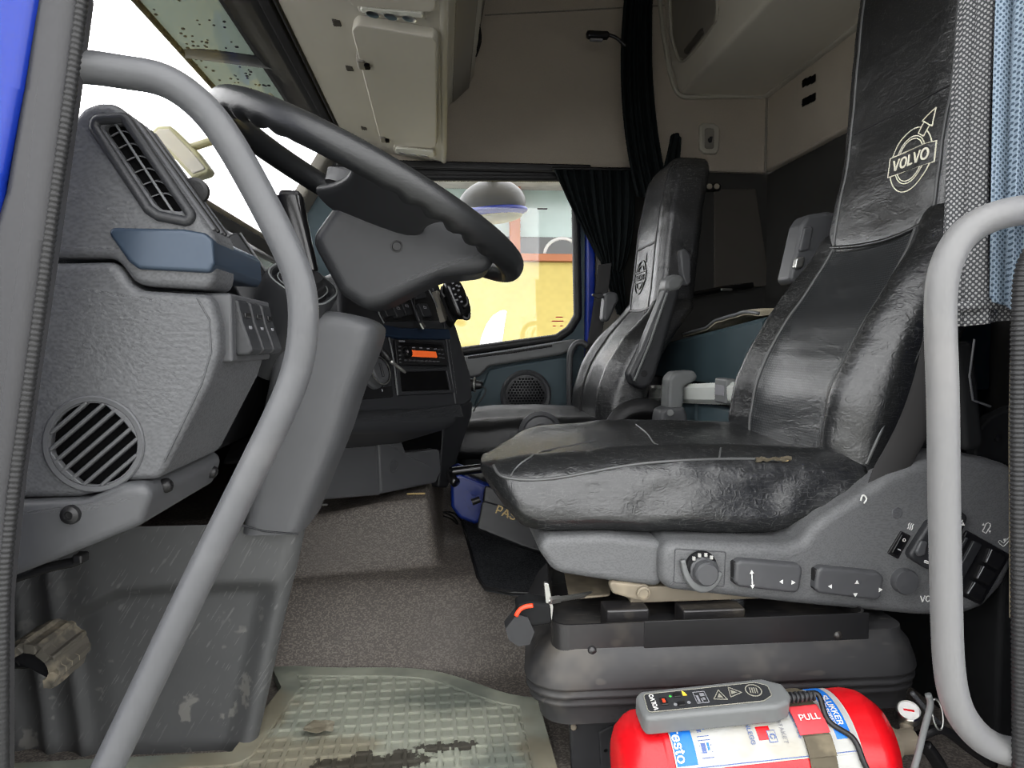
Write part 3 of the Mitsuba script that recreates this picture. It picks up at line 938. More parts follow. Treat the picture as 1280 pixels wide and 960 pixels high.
# the slats slant up to the right in the picture; the right of the picture is -y
sd, sn = np.array([0, -math.cos(ang), math.sin(ang)]), np.array([0, -math.sin(ang), -math.cos(ang)])
for k in range(-3, 4):
    off = k * 0.0134
    h = math.sqrt(max(0.0485 ** 2 - (off) ** 2, 1e-6))
    if h < 0.012:
        continue
    w_ = 0.0044
    b = rbox([0.008, 2 * h, w_], 0.0018)
    put(da, 'round_grille__slat', frame(b, gc + sn * off + [0.001, 0, 0], EX, sd, sn), 'm_dash_smooth', 30)
for s_ in (-1, 1):   # solid ends of the grille beside the slots
    pts = [(0.0485 * math.cos(t), 0.0485 * math.sin(t)) for t in np.linspace(-0.62, 0.62, 16)]
    c = np.array(pts + [(0.0405, 0.022), (0.0425, 0.0), (0.0405, -0.022)])
    put(da, 'round_grille__end_web', frame(extr(rpoly(c), 0.008, 0.001), gc + [-0.0025, 0, 0], s_ * sd, s_ * sn, EX), 'm_dash_smooth', 30)

# bottom bracket strip with screws
strip = side([(-20, 630), (105, 625), (132, 614), (152, 605), (198, 604), (188, 625), (176, 657), (103, 687), (40, 712), (-20, 735)], XD - 0.014, 0.25, 0.004, 0.010, 4, 0.008)
put(da, 'lower_bracket', strip, 'm_mid_plastic', 30, label='scuffed grey bracket strip along the bottom edge')


def screw(p, n, r=0.011):
    k = put(da, 'screw', lathe([(r * 0.98, -0.002), (r, 0.001), (r * 0.9, 0.005), (r * 0.55, 0.0075), (r * 0.42, 0.0075), (r * 0.36, 0.0035), (0, 0.0035)], p, n, 24), 'm_black', 40)


screw(U(89, 643, XD - 0.0145), -EX)
for a, b in [(207, 607), (265, 590)]:
    p, n = hit(a, b, strip)
    if p is None:
        p, n = UYp(a, b, 0.33), -EY
    screw(p, n, 0.009)
put(da, 'hose', tube(spline(np.array([U(a, b, 0.16) for a, b in [(20, 722), (45, 714), (75, 706), (98, 700), (104, 692)]]), 30), 0.006, 8), 'm_black', True)
put(da, 'hose_clip', rbox([0.02, 0.012, 0.012], 0.003, U(101, 697, 0.155)), 'm_black')

# rocker switches on the face that looks at the driver
zc = [U(268, 395, XD)[2], U(275, 440, XD)[2]]
yf = U(272, 405, XD)[1]
put(da, 'switch_plate', box2([XD + 0.022, yf - 0.010, 0.598], [XD + 0.205, yf + 0.03, 0.680], 0.004), 'm_mid_plastic')
for k in range(3):
    xk = XD + 0.058 + 0.056 * k
    prof = np.array([(yf - 0.010, 0.674), (yf - 0.014, 0.672), (yf - 0.018, 0.650), (yf - 0.027, 0.622), (yf - 0.030, 0.612), (yf - 0.024, 0.606), (yf - 0.008, 0.606), (yf + 0.0, 0.674)])
    sw = put(da, 'rocker_switch', prism_yz(prof, xk - 0.022, xk + 0.022, 0.002, 0.003, back=True), 'm_dark_plastic', 30)
    put(da, 'rocker_switch__mark', box2([xk - 0.005, yf - 0.0225, 0.638], [xk + 0.005, yf - 0.0195, 0.642], 0.0008), 'm_ink_grey')
    put(da, 'rocker_switch__lens', box2([xk - 0.012, yf - 0.0195, 0.652], [xk + 0.012, yf - 0.0165, 0.658], 0.0008), 'm_gloss_black')

# cowl, binnacle and the long body behind
CW = [(0.375, 0.70), (0.40, 0.84), (0.43, 0.872), (0.52, 0.93), (0.66, 1.005), (0.80, 0.97), (0.90, 0.85), (0.90, 0.30), (0.62, 0.28), (0.50, 0.30)]
cw_end = [(0.43, 0.80), (0.52, 0.925), (0.655, 1.005), (0.80, 0.97), (0.92, 0.85), (0.92, 0.40), (0.50, 0.40)]
put(da, 'cowl', prism_yz(cw_end, 0.18, 2.17, 0.01, 0.01), 'm_matt_black', 30)
put(da, 'cowl_edge', tube([[0.17, 0.650, 1.008], [2.15, 0.650, 1.008]], 0.010, 10), 'm_trim_beige_dark', True)
o1, n1 = np.array([0.36, 0.34, 0.73]), np.array([-0.72, -0.62, 0.10])
n1 = n1 / np.linalg.norm(n1)
put(da, 'binnacle_side', slab([(262, 300), (298, 290), (304, 296), (342, 352), (338, 392), (300, 372)], o1, n1, 0.0, 0.03, 3, 0.004), 'm_dark_plastic', 30)
put(da, 'binnacle_edge', tube([on_plane(a, b, o1 + n1 * 0.003, n1) for a, b in [(300, 291), (320, 321), (340, 350)]], 0.002, 8), 'm_grey_plastic', True)
put(da, 'binnacle_hood', prism_yz([(0.30, 0.60), (0.36, 0.80), (0.50, 0.885), (0.56, 0.86), (0.56, 0.5), (0.40, 0.42)], 0.40, 0.95, 0.02, 0.02), 'm_dark_plastic', 30)
put(da, 'instrument_face', prism_yz([(0.292, 0.61), (0.30, 0.61), (0.352, 0.78), (0.345, 0.785)], 0.44, 0.92, 0, 0.001), 'm_gloss_black')
put(da, 'passenger_top', prism_yz([(0.10, 0.58), (0.14, 0.72), (0.30, 0.80), (0.56, 0.86), (0.60, 0.5), (0.30, 0.35)], 1.25, 2.15, 0.03, 0.02), 'm_dark_plastic', 30)

# ---- centre stack, turned towards the driver
e1 = np.array([0.844, -0.536, 0.0])
nh = np.array([-0.536, -0.844, 0.0])
e2 = 0.956 * EZ - 0.292 * nh
SN = np.cross(e1, e2)
SN = SN if SN @ nh > 0 else -SN
SO = np.array([0.85, 0.108, 0.62])


def S(pix, out, depth, m, name, r=1.0, bevel=0.0015, label=None, parent=None, sm=30):
    return put(parent or da, name, slab(pix, SO, SN, out, depth, r, bevel), m, sm, label)


def sp_(a, b, out=0.0):
    return on_plane(a, b, SO + SN * out, SN)


S([(425, 335), (541, 335), (548, 352), (572, 410), (590, 470), (592, 500), (578, 512), (430, 516)], 0.0, 0.30, 'm_dark_plastic', 'centre_stack', 4, 0.012)
S([(546, 350), (562, 392), (572, 420), (584, 460), (591, 497), (580, 506), (570, 506), (560, 440), (556, 404), (538, 350)], 0.006, 0.02, 'm_dark_plastic', 'stack_side_trim', 2, 0.004)
put(da, 'silver_strip', tube([sp_(a, b, 0.004) for a, b in [(531, 352), (545, 380), (557, 405), (563, 440), (570, 492)]], 0.0022, 8), 'm_grey_plastic', True)
put(da, 'silver_strip', tube([sp_(a, b, 0.004) for a, b in [(486, 422), (492, 450), (497, 494)]], 0.0020, 8), 'm_grey_plastic', True)
put(da, 'silver_strip', tube([sp_(a, b, 0.004) for a, b in [(470, 383), (475, 395), (480, 404)]], 0.0018, 8), 'm_grey_plastic', True)
S([(474, 404), (500, 409), (562, 411), (565, 424), (500, 423), (474, 418)], 0.008, 0.02, 'm_blue_dark', 'gloss_band', 1.5, 0.004, 'glossy dark blue trim band above the radio')
S([(466, 372), (536, 352), (549, 400), (482, 402)], 0.002, 0.01, 'm_black', 'switch_panel', 1, 0.001)
for q in [[(478, 380), (488, 380), (496, 394), (485, 396)], [(490, 380), (500, 381), (507, 395), (497, 397)], [(502, 378), (511, 378), (517, 392), (508, 394)],
          [(518, 365), (530, 362), (534, 371), (522, 374)], [(523, 379), (534, 379), (541, 395), (530, 396)]]:
    k = S(q, 0.012, 0.02, 'm_dark_plastic', 'stack_switch', 0.8, 0.002)
    c = np.mean(q, 0)
    put(da, k.split('__')[1] + '__mark', glyph([shapely.box(-0.006, -0.003, 0.006, 0.003).difference(shapely.box(-0.004, -0.0015, 0.004, 0.0015))], sp_(c[0] - 1, c[1] - 3, 0.012), e1, SN), 'm_ink_grey')
# heater panel
S([(446, 446), (486, 440), (492, 496), (444, 500)], 0.003, 0.01, 'm_black', 'heater_panel', 1.5, 0.001)
kb = sp_(464, 467, 0.003)
kn = put(da, 'heater_knob', lathe([(0.034, 0), (0.034, 0.006), (0.030, 0.010), (0.027, 0.024), (0.022, 0.027), (0.0, 0.027)], kb, SN, 40), 'm_mid_plastic', 30)
put(da, 'heater_knob__ring', ringlathe([(0.029, 0.0265), (0.031, 0.0265), (0.031, 0.0285), (0.029, 0.0285)], kb - SN * 0.002, SN, 40), 'm_steel', 30)
put(da, 'heater_knob__pointer', frame(rbox([0.006, 0.03, 0.006], 0.002), kb + SN * 0.028, e1, e2, SN), 'm_dark_plastic')
for k in range(5):
    a = math.radians(-60 + 30 * k)
    put(da, 'dial_mark', glyph(shapely.box(-0.0015, -0.003, 0.0015, 0.003), kb + e1 * 0.043 * math.cos(a) + e2 * 0.043 * math.sin(a), e1, SN), 'm_ink_grey')
put(da, 'dial_mark', glyph(shapely.box(-0.003, -0.006, 0.003, 0.006), sp_(450, 492, 0.004), e1, SN), 'm_white')
S([(477, 464), (486, 463), (490, 482), (480, 484)], 0.006, 0.01, 'm_dark_plastic', 'heater_button', 0.8, 0.001)
put(da, 'heater_mark', glyph(shapely.Point(0, 0).buffer(0.005).difference(shapely.Point(0, 0).buffer(0.0032)), sp_(482, 473, 0.007), e1, SN), 'm_white')
# storage slot below the radio
for q in [[(496, 461), (562, 459), (562.6, 463), (496.5, 465)], [(497, 489), (568, 487), (568.5, 491), (497.5, 494)], [(496, 461), (500, 461), (503, 492), (497.5, 493)], [(558, 460), (562, 460), (568, 489), (564, 490)]]:
    S(q, 0.006, 0.02, 'm_dark_plastic', 'pocket_frame', 0.6, 0.002)
S([(499, 463), (559, 462), (565, 489), (501, 491)], 0.0015, 0.01, 'm_void', 'storage_pocket', 1, 0.0)

ra = thing('radio', 'black truck radio with a glowing orange display in the centre stack', 'radio')
S([(494, 424), (554, 428), (561, 457), (497, 456)], 0.008, 0.0075, 'm_black', 'housing', 1.0, 0.002, parent=ra)
S([(500, 428), (552, 431), (553, 434.5), (500.6, 432)], 0.0095, 0.004, 'm_void', 'disc_slot', 0.3, 0.0, parent=ra)
scene['m_display'] = {'type': 'diffuse', 'reflectance': {'type': 'rgb', 'value': [0.2, 0.05, 0.02]}}
k = put(ra, 'display', slab([(514.5, 437.5), (545, 439.5), (547, 447), (515.5, 445.5)], SO, SN, 0.010, 0.004, 0.3, 0.0005), 'm_display', label='glowing orange display')
scene[k]['emitter'] = {'type': 'area', 'radiance': {'type': 'rgb', 'value': [0.50, 0.075, 0.012]}}
kb = sp_(507.5, 441.5, 0.008)
put(ra, 'knob', lathe([(0.0125, 0), (0.0120, 0.008), (0.0108, 0.010), (0, 0.010)], kb, SN, 28), 'm_gloss_black', 30)
put(ra, 'knob_mark', glyph(shapely.Point(0, 0).buffer(0.003), sp_(509.5, 439.5, 0.0185), e1, SN), 'm_ink_grey')
for i in range(9):
    f_ = i / 8
    a, b = 508 + 40 * f_, 450 + 1.8 * f_
    put(ra, 'button', slab([(a - 1.6, b - 0.9), (a + 1.6, b - 0.8), (a + 1.8, b + 1.1), (a - 1.5, b + 1.0)], SO, SN, 0.0105, 0.004, 0.2, 0.0003), 'm_mid_plastic', False)
for (a, b) in [(549, 437), (553, 437), (550, 442), (554, 442.5), (551, 447), (555, 447.5), (500, 433), (500, 438), (500.5, 444), (501, 449), (501, 453)]:
    put(ra, 'button', slab([(a - 1.2, b - 0.9), (a + 1.2, b - 0.8), (a + 1.3, b + 0.9), (a - 1.1, b + 0.9)], SO, SN, 0.0105, 0.004, 0.2, 0.0003), 'm_mid_plastic', False)
put(ra, 'mark', glyph(shapely.box(-0.011, -0.0018, 0.011, 0.0018), sp_(502, 426.5, 0.0083), e1, SN), 'm_ink_grey')
for (a, b) in [(517, 434.5), (526, 435), (535, 435.8), (544, 436.3)]:
    put(ra, 'mark', glyph(shapely.box(-0.006, -0.0013, 0.006, 0.0013), sp_(a, b, 0.0083), e1, SN), 'm_ink_grey')

# lower dash: roll under the stack, glove compartment cover
lo_o = SO + np.array([0.0, 0.0, -0.17])
put(da, 'lower_roll', slab([(405, 514), (440, 512), (572, 506), (582, 512), (570, 532), (556, 537), (395, 543)], SO, SN, 0.012, 0.25, 3, 0.02, 6), 'm_dark_plastic', 30)
n2 = np.array([-0.62, -0.78, -0.05]); n2 /= np.linalg.norm(n2)
o2 = np.array([0.98, 0.10, 0.40])
put(da, 'knee_panel', slab([(380, 543), (478, 541), (478, 619), (370, 628)], o2, n2, 0.0, 0.2, 2, 0.006), 'm_dash_smooth', 30)
put(da, 'knee_cover', slab([(473, 545), (500, 544), (508, 566), (550, 562), (552, 590), (545, 604), (476, 618)], o2, n2, 0.008, 0.2, 2, 0.006), 'm_dash_smooth', 30)
put(da, 'pocket', slab([(500, 541), (553, 538), (552, 563), (508, 567)], o2, n2, -0.02, 0.2, 2, 0.004), 'm_void', 30)
kb = on_plane(492, 583, o2 + n2 * 0.008, n2)
put(da, 'cover_button', lathe([(0.015, -0.001), (0.015, 0.002), (0.0125, 0.002), (0.012, 0.0005), (0, 0.0005)], kb, n2, 28), 'm_mid_plastic', 30)
put(da, 'end_cheek', slab([(556, 520), (592, 500), (590, 520), (560, 610), (548, 610)], o2, n2, -0.06, 0.2, 2, 0.006), 'm_dark_plastic', 30)
# round socket on the end of the stack
so_ = thing('power_plug', 'black round plug with a thin lead at the right end of the dashboard', 'plug')
p = U(597, 481, 1.15)
ax = np.array([-0.15, -0.95, 0.0])
put(so_, 'body', lathe([(0.017, 0), (0.017, 0.012), (0.012, 0.016), (0.010, 0.03), (0.006, 0.034), (0, 0.034)], p + [0, 0.02, 0], ax, 20), 'm_black')
put(so_, 'collar', ringlathe([(0.019, 0.010), (0.0205, 0.011), (0.0205, 0.014), (0.019, 0.015)], p + [0, 0.02, 0], ax, 20), 'm_steel')
put(so_, 'lead', tube(spline(np.array([U(a, b, 1.14) for a, b in [(601, 482), (607, 487), (604, 496), (597, 505), (592, 514)]]), 24), 0.0018, 6), 'm_black', True)

# ---- cables and the handset cradle on the stack
ub = thing('usb_cable', 'black charging cable with a metal plug dangling over the switches', 'cable')
put(ub, 'cord', tube(spline(np.array([sp_(a, b, o_) for a, b, o_ in [(505, 352, 0.004), (512, 362, 0.02), (517, 374, 0.025), (519, 386, 0.024)]]), 20), 0.0022, 8), 'm_black', True)
put(ub, 'cord', tube(spline(np.array([sp_(a, b, o_) for a, b, o_ in [(521, 357, 0.004), (514, 366, 0.02), (515, 378, 0.025), (519, 388, 0.024)]]), 20), 0.002, 8), 'm_dark_plastic', True)
a_, b_, c_ = sp_(519, 387, 0.024), sp_(526, 403, 0.024), sp_(530, 410, 0.024)
put(ub, 'plug_body', tube(np.linspace(a_, b_, 6), [0.004, 0.006, 0.0075, 0.008, 0.008, 0.0075], 10, flat=0.55, up=SN), 'm_dark_plastic', True)
put(ub, 'plug_tip', tube([b_, c_], 0.0068, 8, flat=0.4, up=SN), 'm_steel', 30)
ak = thing('audio_plug', 'black lead with a long silver plug tip beside the heater knob', 'plug')
a_, b_, c_ = sp_(472, 432, 0.03), sp_(488, 451, 0.04), sp_(507, 466, 0.045)
put(ak, 'grip', tube(np.linspace(a_, b_, 5), [0.004, 0.006, 0.007, 0.007, 0.005], 12), 'm_black', True)
put(ak, 'tip', tube(np.linspace(b_, c_, 7), [0.0045, 0.0045, 0.003, 0.0038, 0.0036, 0.0035, 0.002], 12), 'm_steel', True)
put(ak, 'lead', tube(spline(np.array([sp_(462, 424, 0.004), sp_(467, 427, 0.02), a_]), 10), 0.0022, 8), 'm_black', True)

hs = thing('handset', 'glossy black handset with white keys in its cradle by the passenger window', 'handset')
H0, H1 = U(562, 352, 1.0), U(580, 396, 1.0)
hd = (H1 - H0) / np.linalg.norm(H1 - H0)
hn = np.array([-0.80, -0.58, 0.12]); hn -= hd * (hn @ hd); hn /= np.linalg.norm(hn)
hu = np.cross(hd, hn)
L = np.linalg.norm(H1 - H0)
rings = []
for s in np.linspace(-0.06, 1.06, 26):
    w_ = 0.0285 * (max(0.02, 1 - abs((s - 0.5) / 0.56) ** 4)) ** 0.5 * (1.0 - 0.10 * s)
    t_ = 0.0165 * (max(0.02, 1 - abs((s - 0.5) / 0.56) ** 5)) ** 0.5
    a = np.arange(28) * 2 * np.pi / 28
    rings.append(H0 + hd * L * s + np.outer(np.sign(np.cos(a)) * np.abs(np.cos(a)) ** 0.7 * w_, hu) + np.outer(np.sign(np.sin(a)) * np.abs(np.sin(a)) ** 0.7 * t_, hn))
hm = loft(rings)
put(hs, 'body', hm, 'm_gloss_black', 50)
for (a, b) in [(566, 354), (571, 357), (567, 361), (573, 363), (569, 368), (575, 371), (571, 375), (577, 377), (574, 358)]:
    q, n = hit(a, b, hm)
    if q is not None:
        put(hs, 'key', frame(rbox([0.007, 0.0045, 0.003], 0.001), q, hu, hd, n), 'm_ink_grey')
cr = thing('handset_cradle', 'black clawed cradle holding the handset above the radio', 'holder')
put(cr, 'back', tube([H0 + hd * 0.02 - hn * 0.024, H1 - hn * 0.026], 0.024, 10, flat=0.35, up=hn), 'm_black', 30)
for a_, b_, c_ in [((579, 384), (584, 380), (583, 371)), ((578, 396), (585, 398), (587, 391)), ((556, 372), (552, 366), (553, 358))]:
    put(cr, 'claw', tube(spline(np.array([U(*q, 0.985) for q in (a_, b_, c_)]), 10), np.linspace(0.006, 0.003, 10), 8), 'm_black', True)
put(cr, 'mount', tube([H1 - hn * 0.02 - hd * 0.02, sp_(560, 405, 0.0)], 0.013, 10), 'm_black', True)
put(cr, 'plate', slab([(545, 362), (553, 366), (563, 398), (556, 402)], SO, SN, 0.014, 0.015, 1, 0.002), 'm_trim_beige_dark')

# ================================================================== STEERING WHEEL AND COLUMN
sw = thing('steering_wheel', 'large black steering wheel with finger grips, seen from its underside', 'steering wheel')
WC = np.array([0.525, 0.122, 0.880])
wt = math.radians(27.5)
WN = np.array([0, -math.sin(wt), math.cos(wt)])      # towards the driver
WU = np.array([0, math.cos(wt), math.sin(wt)])       # towards the windscreen
R0, TH = 0.272, 0.0205
na, nb = 240, 24
rings = []
for k in range(na):
    a = 2 * np.pi * k / na
    cdir = EX * math.cos(a) + WU * math.sin(a)
    # finger bumps on the underside of the upper quarters
    q = (math.degrees(a) % 360)
    grip = max(0, 1 - abs(q - 128) / 34, 1 - abs(q - 214) / 26)
    r = []
    for j in range(nb):
        b = 2 * np.pi * j / nb
        inner = max(0, -math.cos(b) * 0.6 - math.sin(b) * 0.8)
        rr = TH * (1 + 0.10 * abs(math.sin(b)) - 0.0) + 0.004 * min(1, 3 * grip) * inner * (math.sin(a * 42) - 0.3)
        r.append(WC + cdir * (R0 + rr * math.cos(b)) + WN * rr * math.sin(b))
    rings.append(r)
rings.append(rings[0])
put(sw, 'rim', fixed(loft(rings, caps=False)), 'm_leather_soft', True)
# cover under the hub, running down to the column
hubm = side([(438, 226), (452, 218), (474, 216), (540, 250), (604, 296), (634, 328), (622, 338), (551, 346), (482, 381), (456, 387), (424, 366), (387, 298)], 0.405, 0.15, 0.016, 0.018, 6, 0.006, True)
hubm = hubm.subdivide()
put(sw, 'hub_cover', hubm, 'm_dark_plastic', 50)
put(sw, 'horn_pad', lathe([(0.0, 0.0), (0.12, 0.0), (0.125, 0.02), (0.10, 0.035), (0.0, 0.04)], WC - WU * 0.04 - WN * 0.02, WN, 40), 'm_mid_plastic', 30)
q, n = hit(496, 308, hubm)
if q is not None:
    put(sw, 'screw_hole', lathe([(0.0095, -0.001), (0.010, 0.0012), (0.0075, 0.0016), (0.0065, 0.0008), (0.0, 0.0008)], q, n, 20), 'm_black', 30)
for a0, wd in [(math.radians(-18), 0.070), (math.radians(198), 0.070)]:
    d0 = EX * math.cos(a0) + WU * math.sin(a0)
    d1 = np.cross(WN, d0)
    sp = []
    for s in np.linspace(0, 1, 12):
        w_ = wd * (1 + 0.35 * (2 * s - 1) ** 2)
        rr = 0.10 + s * (R0 - 0.10)
        dz = -0.045 * (1 - s) ** 1.5 - 0.004
        t = np.arange(20) * 2 * np.pi / 20
        sp.append(WC + d0 * rr + WN * dz + np.outer(np.sign(np.cos(t)) * np.abs(np.cos(t)) ** 0.6 * w_, d1) + np.outer(np.sin(t) * (0.020 - 0.006 * s), WN))
    put(sw, 'spoke', loft(sp), 'm_dark_plastic', 50)

sc_ = thing('steering_column', 'smooth grey steering column casing with a bezel and black lever', 'steering column')
XC = 0.40
edge_l = [(330, 388), (334, 420), (330, 470), (318, 530), (308, 590), (300, 640), (297, 662)]
edge_r = [(424, 374), (472, 412), (462, 448), (444, 492), (426, 548), (400, 612), (378, 664)]
from scipy.interpolate import PchipInterpolator as PC
zr = lambda pts: np.array([U(a, b, XC)[1:] for a, b in pts])
L_, R_ = zr(edge_l), zr([(473, 402), (471, 420), (462, 448), (444, 492), (426, 548), (400, 612), (378, 666)])
fl_, fr_ = PC(L_[::-1, 1], L_[::-1, 0], extrapolate=True), PC(R_[::-1, 1], R_[::-1, 0], extrapolate=True)
rings = []
zt_, zb_ = 0.676, U(375, 668, XC)[2]
for s in np.linspace(0, 1, 60):
    z = zb_ + (zt_ - zb_) * s
    yl, yr = float(fl_(min(z, L_[0, 1]))), float(fr_(min(z, R_[0, 1])))
    top = max(0, (z - (zt_ - 0.035)) / 0.035)
    yr = yr + 0.05 * (1 - math.sqrt(max(0, 1 - top ** 2)))
    xin = 0.02 * (1 - math.sqrt(max(0, 1 - (top * 0.98) ** 2)))
    cy, hy = (yl + yr) / 2, (yl - yr) / 2
    t = np.arange(56) * 2 * np.pi / 56
    ex = 0.40
    X = XC + 0.11 + (0.11 - xin) * np.sign(np.cos(t)) * np.abs(np.cos(t)) ** ex
    Y = cy + hy * np.sign(np.sin(t)) * np.abs(np.sin(t)) ** ex
    # slope of the top: rises towards the wheel
    rings.append(np.column_stack([X, Y, np.full(56, z) + 0.10 * (Y - cy) * top]))
colm = loft(rings)
put(sc_, 'casing', colm, 'm_dash_smooth', 50)
put(sc_, 'seam_line', tube(np.array([U(a, b, XC - 0.0005) for a, b in [(297, 655), (330, 664), (373, 668)]]), 0.0016, 6), 'm_dark_plastic', True)
put(sc_, 'cable_tie', rbox([0.012, 0.008, 0.010], 0.002, U(298, 653, XC - 0.004)), 'm_steel')
# bezel collar for the lever
bo, bn = U(380, 352, 0.41), np.array([-0.42, -0.50, 0.76])
bn /= np.linalg.norm(bn)
bu = np.cross(bn, EX); bu -= bn * (bu @ bn); bu /= np.linalg.norm(bu)
bv = np.cross(bn, bu)


def sq(o, ra, rb, h, e=0.62, n=40):
    t = np.arange(n) * 2 * np.pi / n
    return o + bn * h + np.outer(np.sign(np.cos(t)) * np.abs(np.cos(t)) ** e * ra, bu) + np.outer(np.sign(np.sin(t)) * np.abs(np.sin(t)) ** e * rb, bv)


put(sc_, 'collar', loft([sq(bo, *k) for k in [(0.050, 0.055, -0.16), (0.053, 0.058, -0.07), (0.054, 0.058, -0.01), (0.052, 0.056, 0.0), (0.046, 0.050, 0.0), (0.043, 0.047, -0.014), (0.02, 0.02, -0.015)]]), 'm_dark_plastic', 30)
put(sc_, 'collar_rim', tube(sq(bo, 0.050, 0.054, 0.0), 0.0016, 8, True), 'm_grey_plastic', True)
put(sc_, 'boot', loft([sq(bo, *k) for k in [(0.040, 0.042, -0.016), (0.036, 0.038, -0.004), (0.033, 0.035, -0.005), (0.030, 0.032, 0.006), (0.026, 0.028, 0.005), (0.022, 0.024, 0.016), (0.018, 0.02, 0.016)]]), 'm_rubber', 30)
put(sc_, 'boot_rim', tube(sq(bo, 0.037, 0.039, -0.003), 0.0012, 6, True), 'm_grey_plastic', True)
lv0, lv1 = U(384, 338, 0.43), U(362, 246, 0.43)
ld = lv1 - lv0
rings = []
for s in np.linspace(0, 1, 14):
    w_ = 0.017 + 0.004 * s
    t = np.arange(24) * 2 * np.pi / 24
    rings.append(lv0 + ld * s + np.outer(np.sign(np.cos(t)) * np.abs(np.cos(t)) ** 0.6 * w_, -EY) + np.outer(np.sign(np.sin(t)) * np.abs(np.sin(t)) ** 0.6 * w_ * 0.8, EX))
lvr = put(sc_, 'lever', loft(rings), 'm_gloss_black', 40)
put(sc_, 'lever__cap', rbox([0.030, 0.032, 0.012], 0.005, lv1 + [0, -0.002, 0.002]), 'm_black')
# ---- footwell: casing at the foot of the column, wall with ribs, pedal
fw = thing('footwell_casing', 'scuffed grey footwell casing at the foot of the steering column', 'casing')


def fw_col(p, n, uv):
    w = fbm(p.y * 30, p.z * 30, p.x * 30, 4)
    sc = noise(p.y * 420 + 260 * p.z, p.z * 40 - 20 * p.y, 1.0)
    low = smoothstep(0.30, 0.02, p.z)
    c = mix(rgb(62, 63, 64), rgb(78, 79, 79), fbm(p.y * 5, p.z * 5, 0.0, 3))
    c = mix(c, rgb(128, 126, 120), smoothstep(0.62, 0.70, w) * low * 0.45)
    return mix(c, rgb(104, 104, 103), smoothstep(0.80, 0.95, sc) * 0.45)


mat('m_footwell', proc(fw_col), 0.5, spec=0.4, bump=g_fine)
FE = np.array([U(a, b, 0.42)[1:] for a, b in [(378, 640), (376, 668), (369, 705), (358, 750), (343, 815), (331, 872), (318, 930), (304, 985)]])
fe = PC(FE[::-1, 1], FE[::-1, 0], extrapolate=True)
nz, ny = 70, 90
G = np.zeros((nz, ny, 3))
for i, z in enumerate(np.linspace(0.33, -0.10, nz)):
    yr = float(fe(z))
    for j, s in enumerate(np.linspace(0, 1, ny)):
        y = yr + s ** 1.5 * 0.52
        d = y - yr
        rr = 0.03
        x = 0.42 + (rr - math.sqrt(max(0, rr * rr - max(0, rr - d) ** 2)))
        # bulge above a soft ledge that falls away to the left
        ledge = 0.222 - 0.03 * max(0, (d - 0.12)) - 0.55 * max(0, d - 0.27)
        x += 0.030 * float(sst(ledge + 0.016, ledge - 0.016, z)) * float(sst(0.0, 0.06, d))
        # the wall turns away to the left behind the pedal, with two ribs
        x += 0.22 * max(0, d - 0.30 - 0.3 * (z - 0.2))
        for c0, a0 in ((0.315, 0.012), (0.375, 0.014), (0.435, 0.012)):
            x -= a0 * math.exp(-((d - c0 - 0.33 * (z - 0.05)) / 0.013) ** 2)
        G[i, j] = (x, y, z)
fwm = sheet(G, 0.0)
back = sheet(np.stack([G[:, 0], G[:, 0] + [0.22, 0.03, 0]], 1), 0.0)
put(fw, 'face', cat(fwm, back), 'm_footwell', 50)
mat('m_pedal', worn(rgb(74, 71, 64), rgb(150, 140, 120), 30, 0.8), 0.7)
pd = thing('pedal', 'worn ribbed foot pedal on a black webbed arm', 'pedal')
XP = 0.30
arm = cat([tube([U(a, b, XP), U(c, d, XP)], 0.0075, 8) for a, b, c, d in [(-20, 812, 40, 812), (-20, 829, 66, 829), (2, 829, 14, 812), (14, 812, 28, 829), (28, 829, 48, 818)]])
put(pd, 'arm', arm, 'm_black', 30)
pp = np.array([U(a, b, XP) for a, b in [(28, 802), (44, 792), (62, 790), (78, 798), (90, 812), (92, 828), (84, 840), (76, 842)]])
pp = spline(pp, 40)
dirs = np.gradient(pp, axis=0)
nn = np.cross(dirs, EX); nn /= np.linalg.norm(nn, axis=1, keepdims=True)
if nn[10][2] < 0:
    nn = -nn
rib = 0.0055 * (np.sin(np.arange(40) * 0.95) > 0.2)
G = np.stack([np.stack([pp + nn * rib[:, None] * (0.4 if abs(s) > 0.9 else 1) + EX * s * 0.045 for s in np.linspace(-1, 1, 9)], 1)], 0)[0]
put(pd, 'pad', bumped(sheet(G, 0.012), 0.0012, 90, 3), 'm_pedal', 30, label='worn dirty ribbed rubber pad')
put(pd, 'pad_block', loft([[p - n * 0.012 + EX * s for p, n in zip(pp[::3], nn[::3])] for s in np.linspace(-0.036, 0.036, 2)]), 'm_black', 30)

# ---- rubber mat and carpet mat
rm = thing('rubber_mat', 'grey-green rubber mat with square pockets and a wet stain', 'mat')
bx = np.array([UZ(a, b, -0.045)[:2] for a, b in [(338, 834), (420, 838), (480, 838), (540, 842), (590, 856), (640, 872), (672, 876)]])
far = spline(bx, 60)
ZM = -0.048
out = Polygon(list(map(tuple, far)) + [(0.30, -0.172), (0.05, -0.165), (0.05, 0.85), (0.405, 0.85), (0.405, 0.345), (0.62, 0.315)])
base_ = trimesh.creation.extrude_polygon(out, 0.012, engine='earcut')
put(rm, 'base', tm(base_.vertices + [0, 0, ZM - 0.009], base_.faces), 'm_rubber_mat', 25)
rim_in = out.buffer(-0.022, 4)
put(rm, 'rim', (lambda b: tm(b.vertices + [0, 0, ZM + 0.002], b.faces))(trimesh.creation.extrude_polygon(out.difference(out.buffer(-0.036, 4)), 0.0075, engine='earcut')), 'm_rubber_mat', 25)
inner = out.buffer(-0.036, 4)
pads, cell = [], 0.0300
ct, st_ = math.cos(0.03), math.sin(0.03)
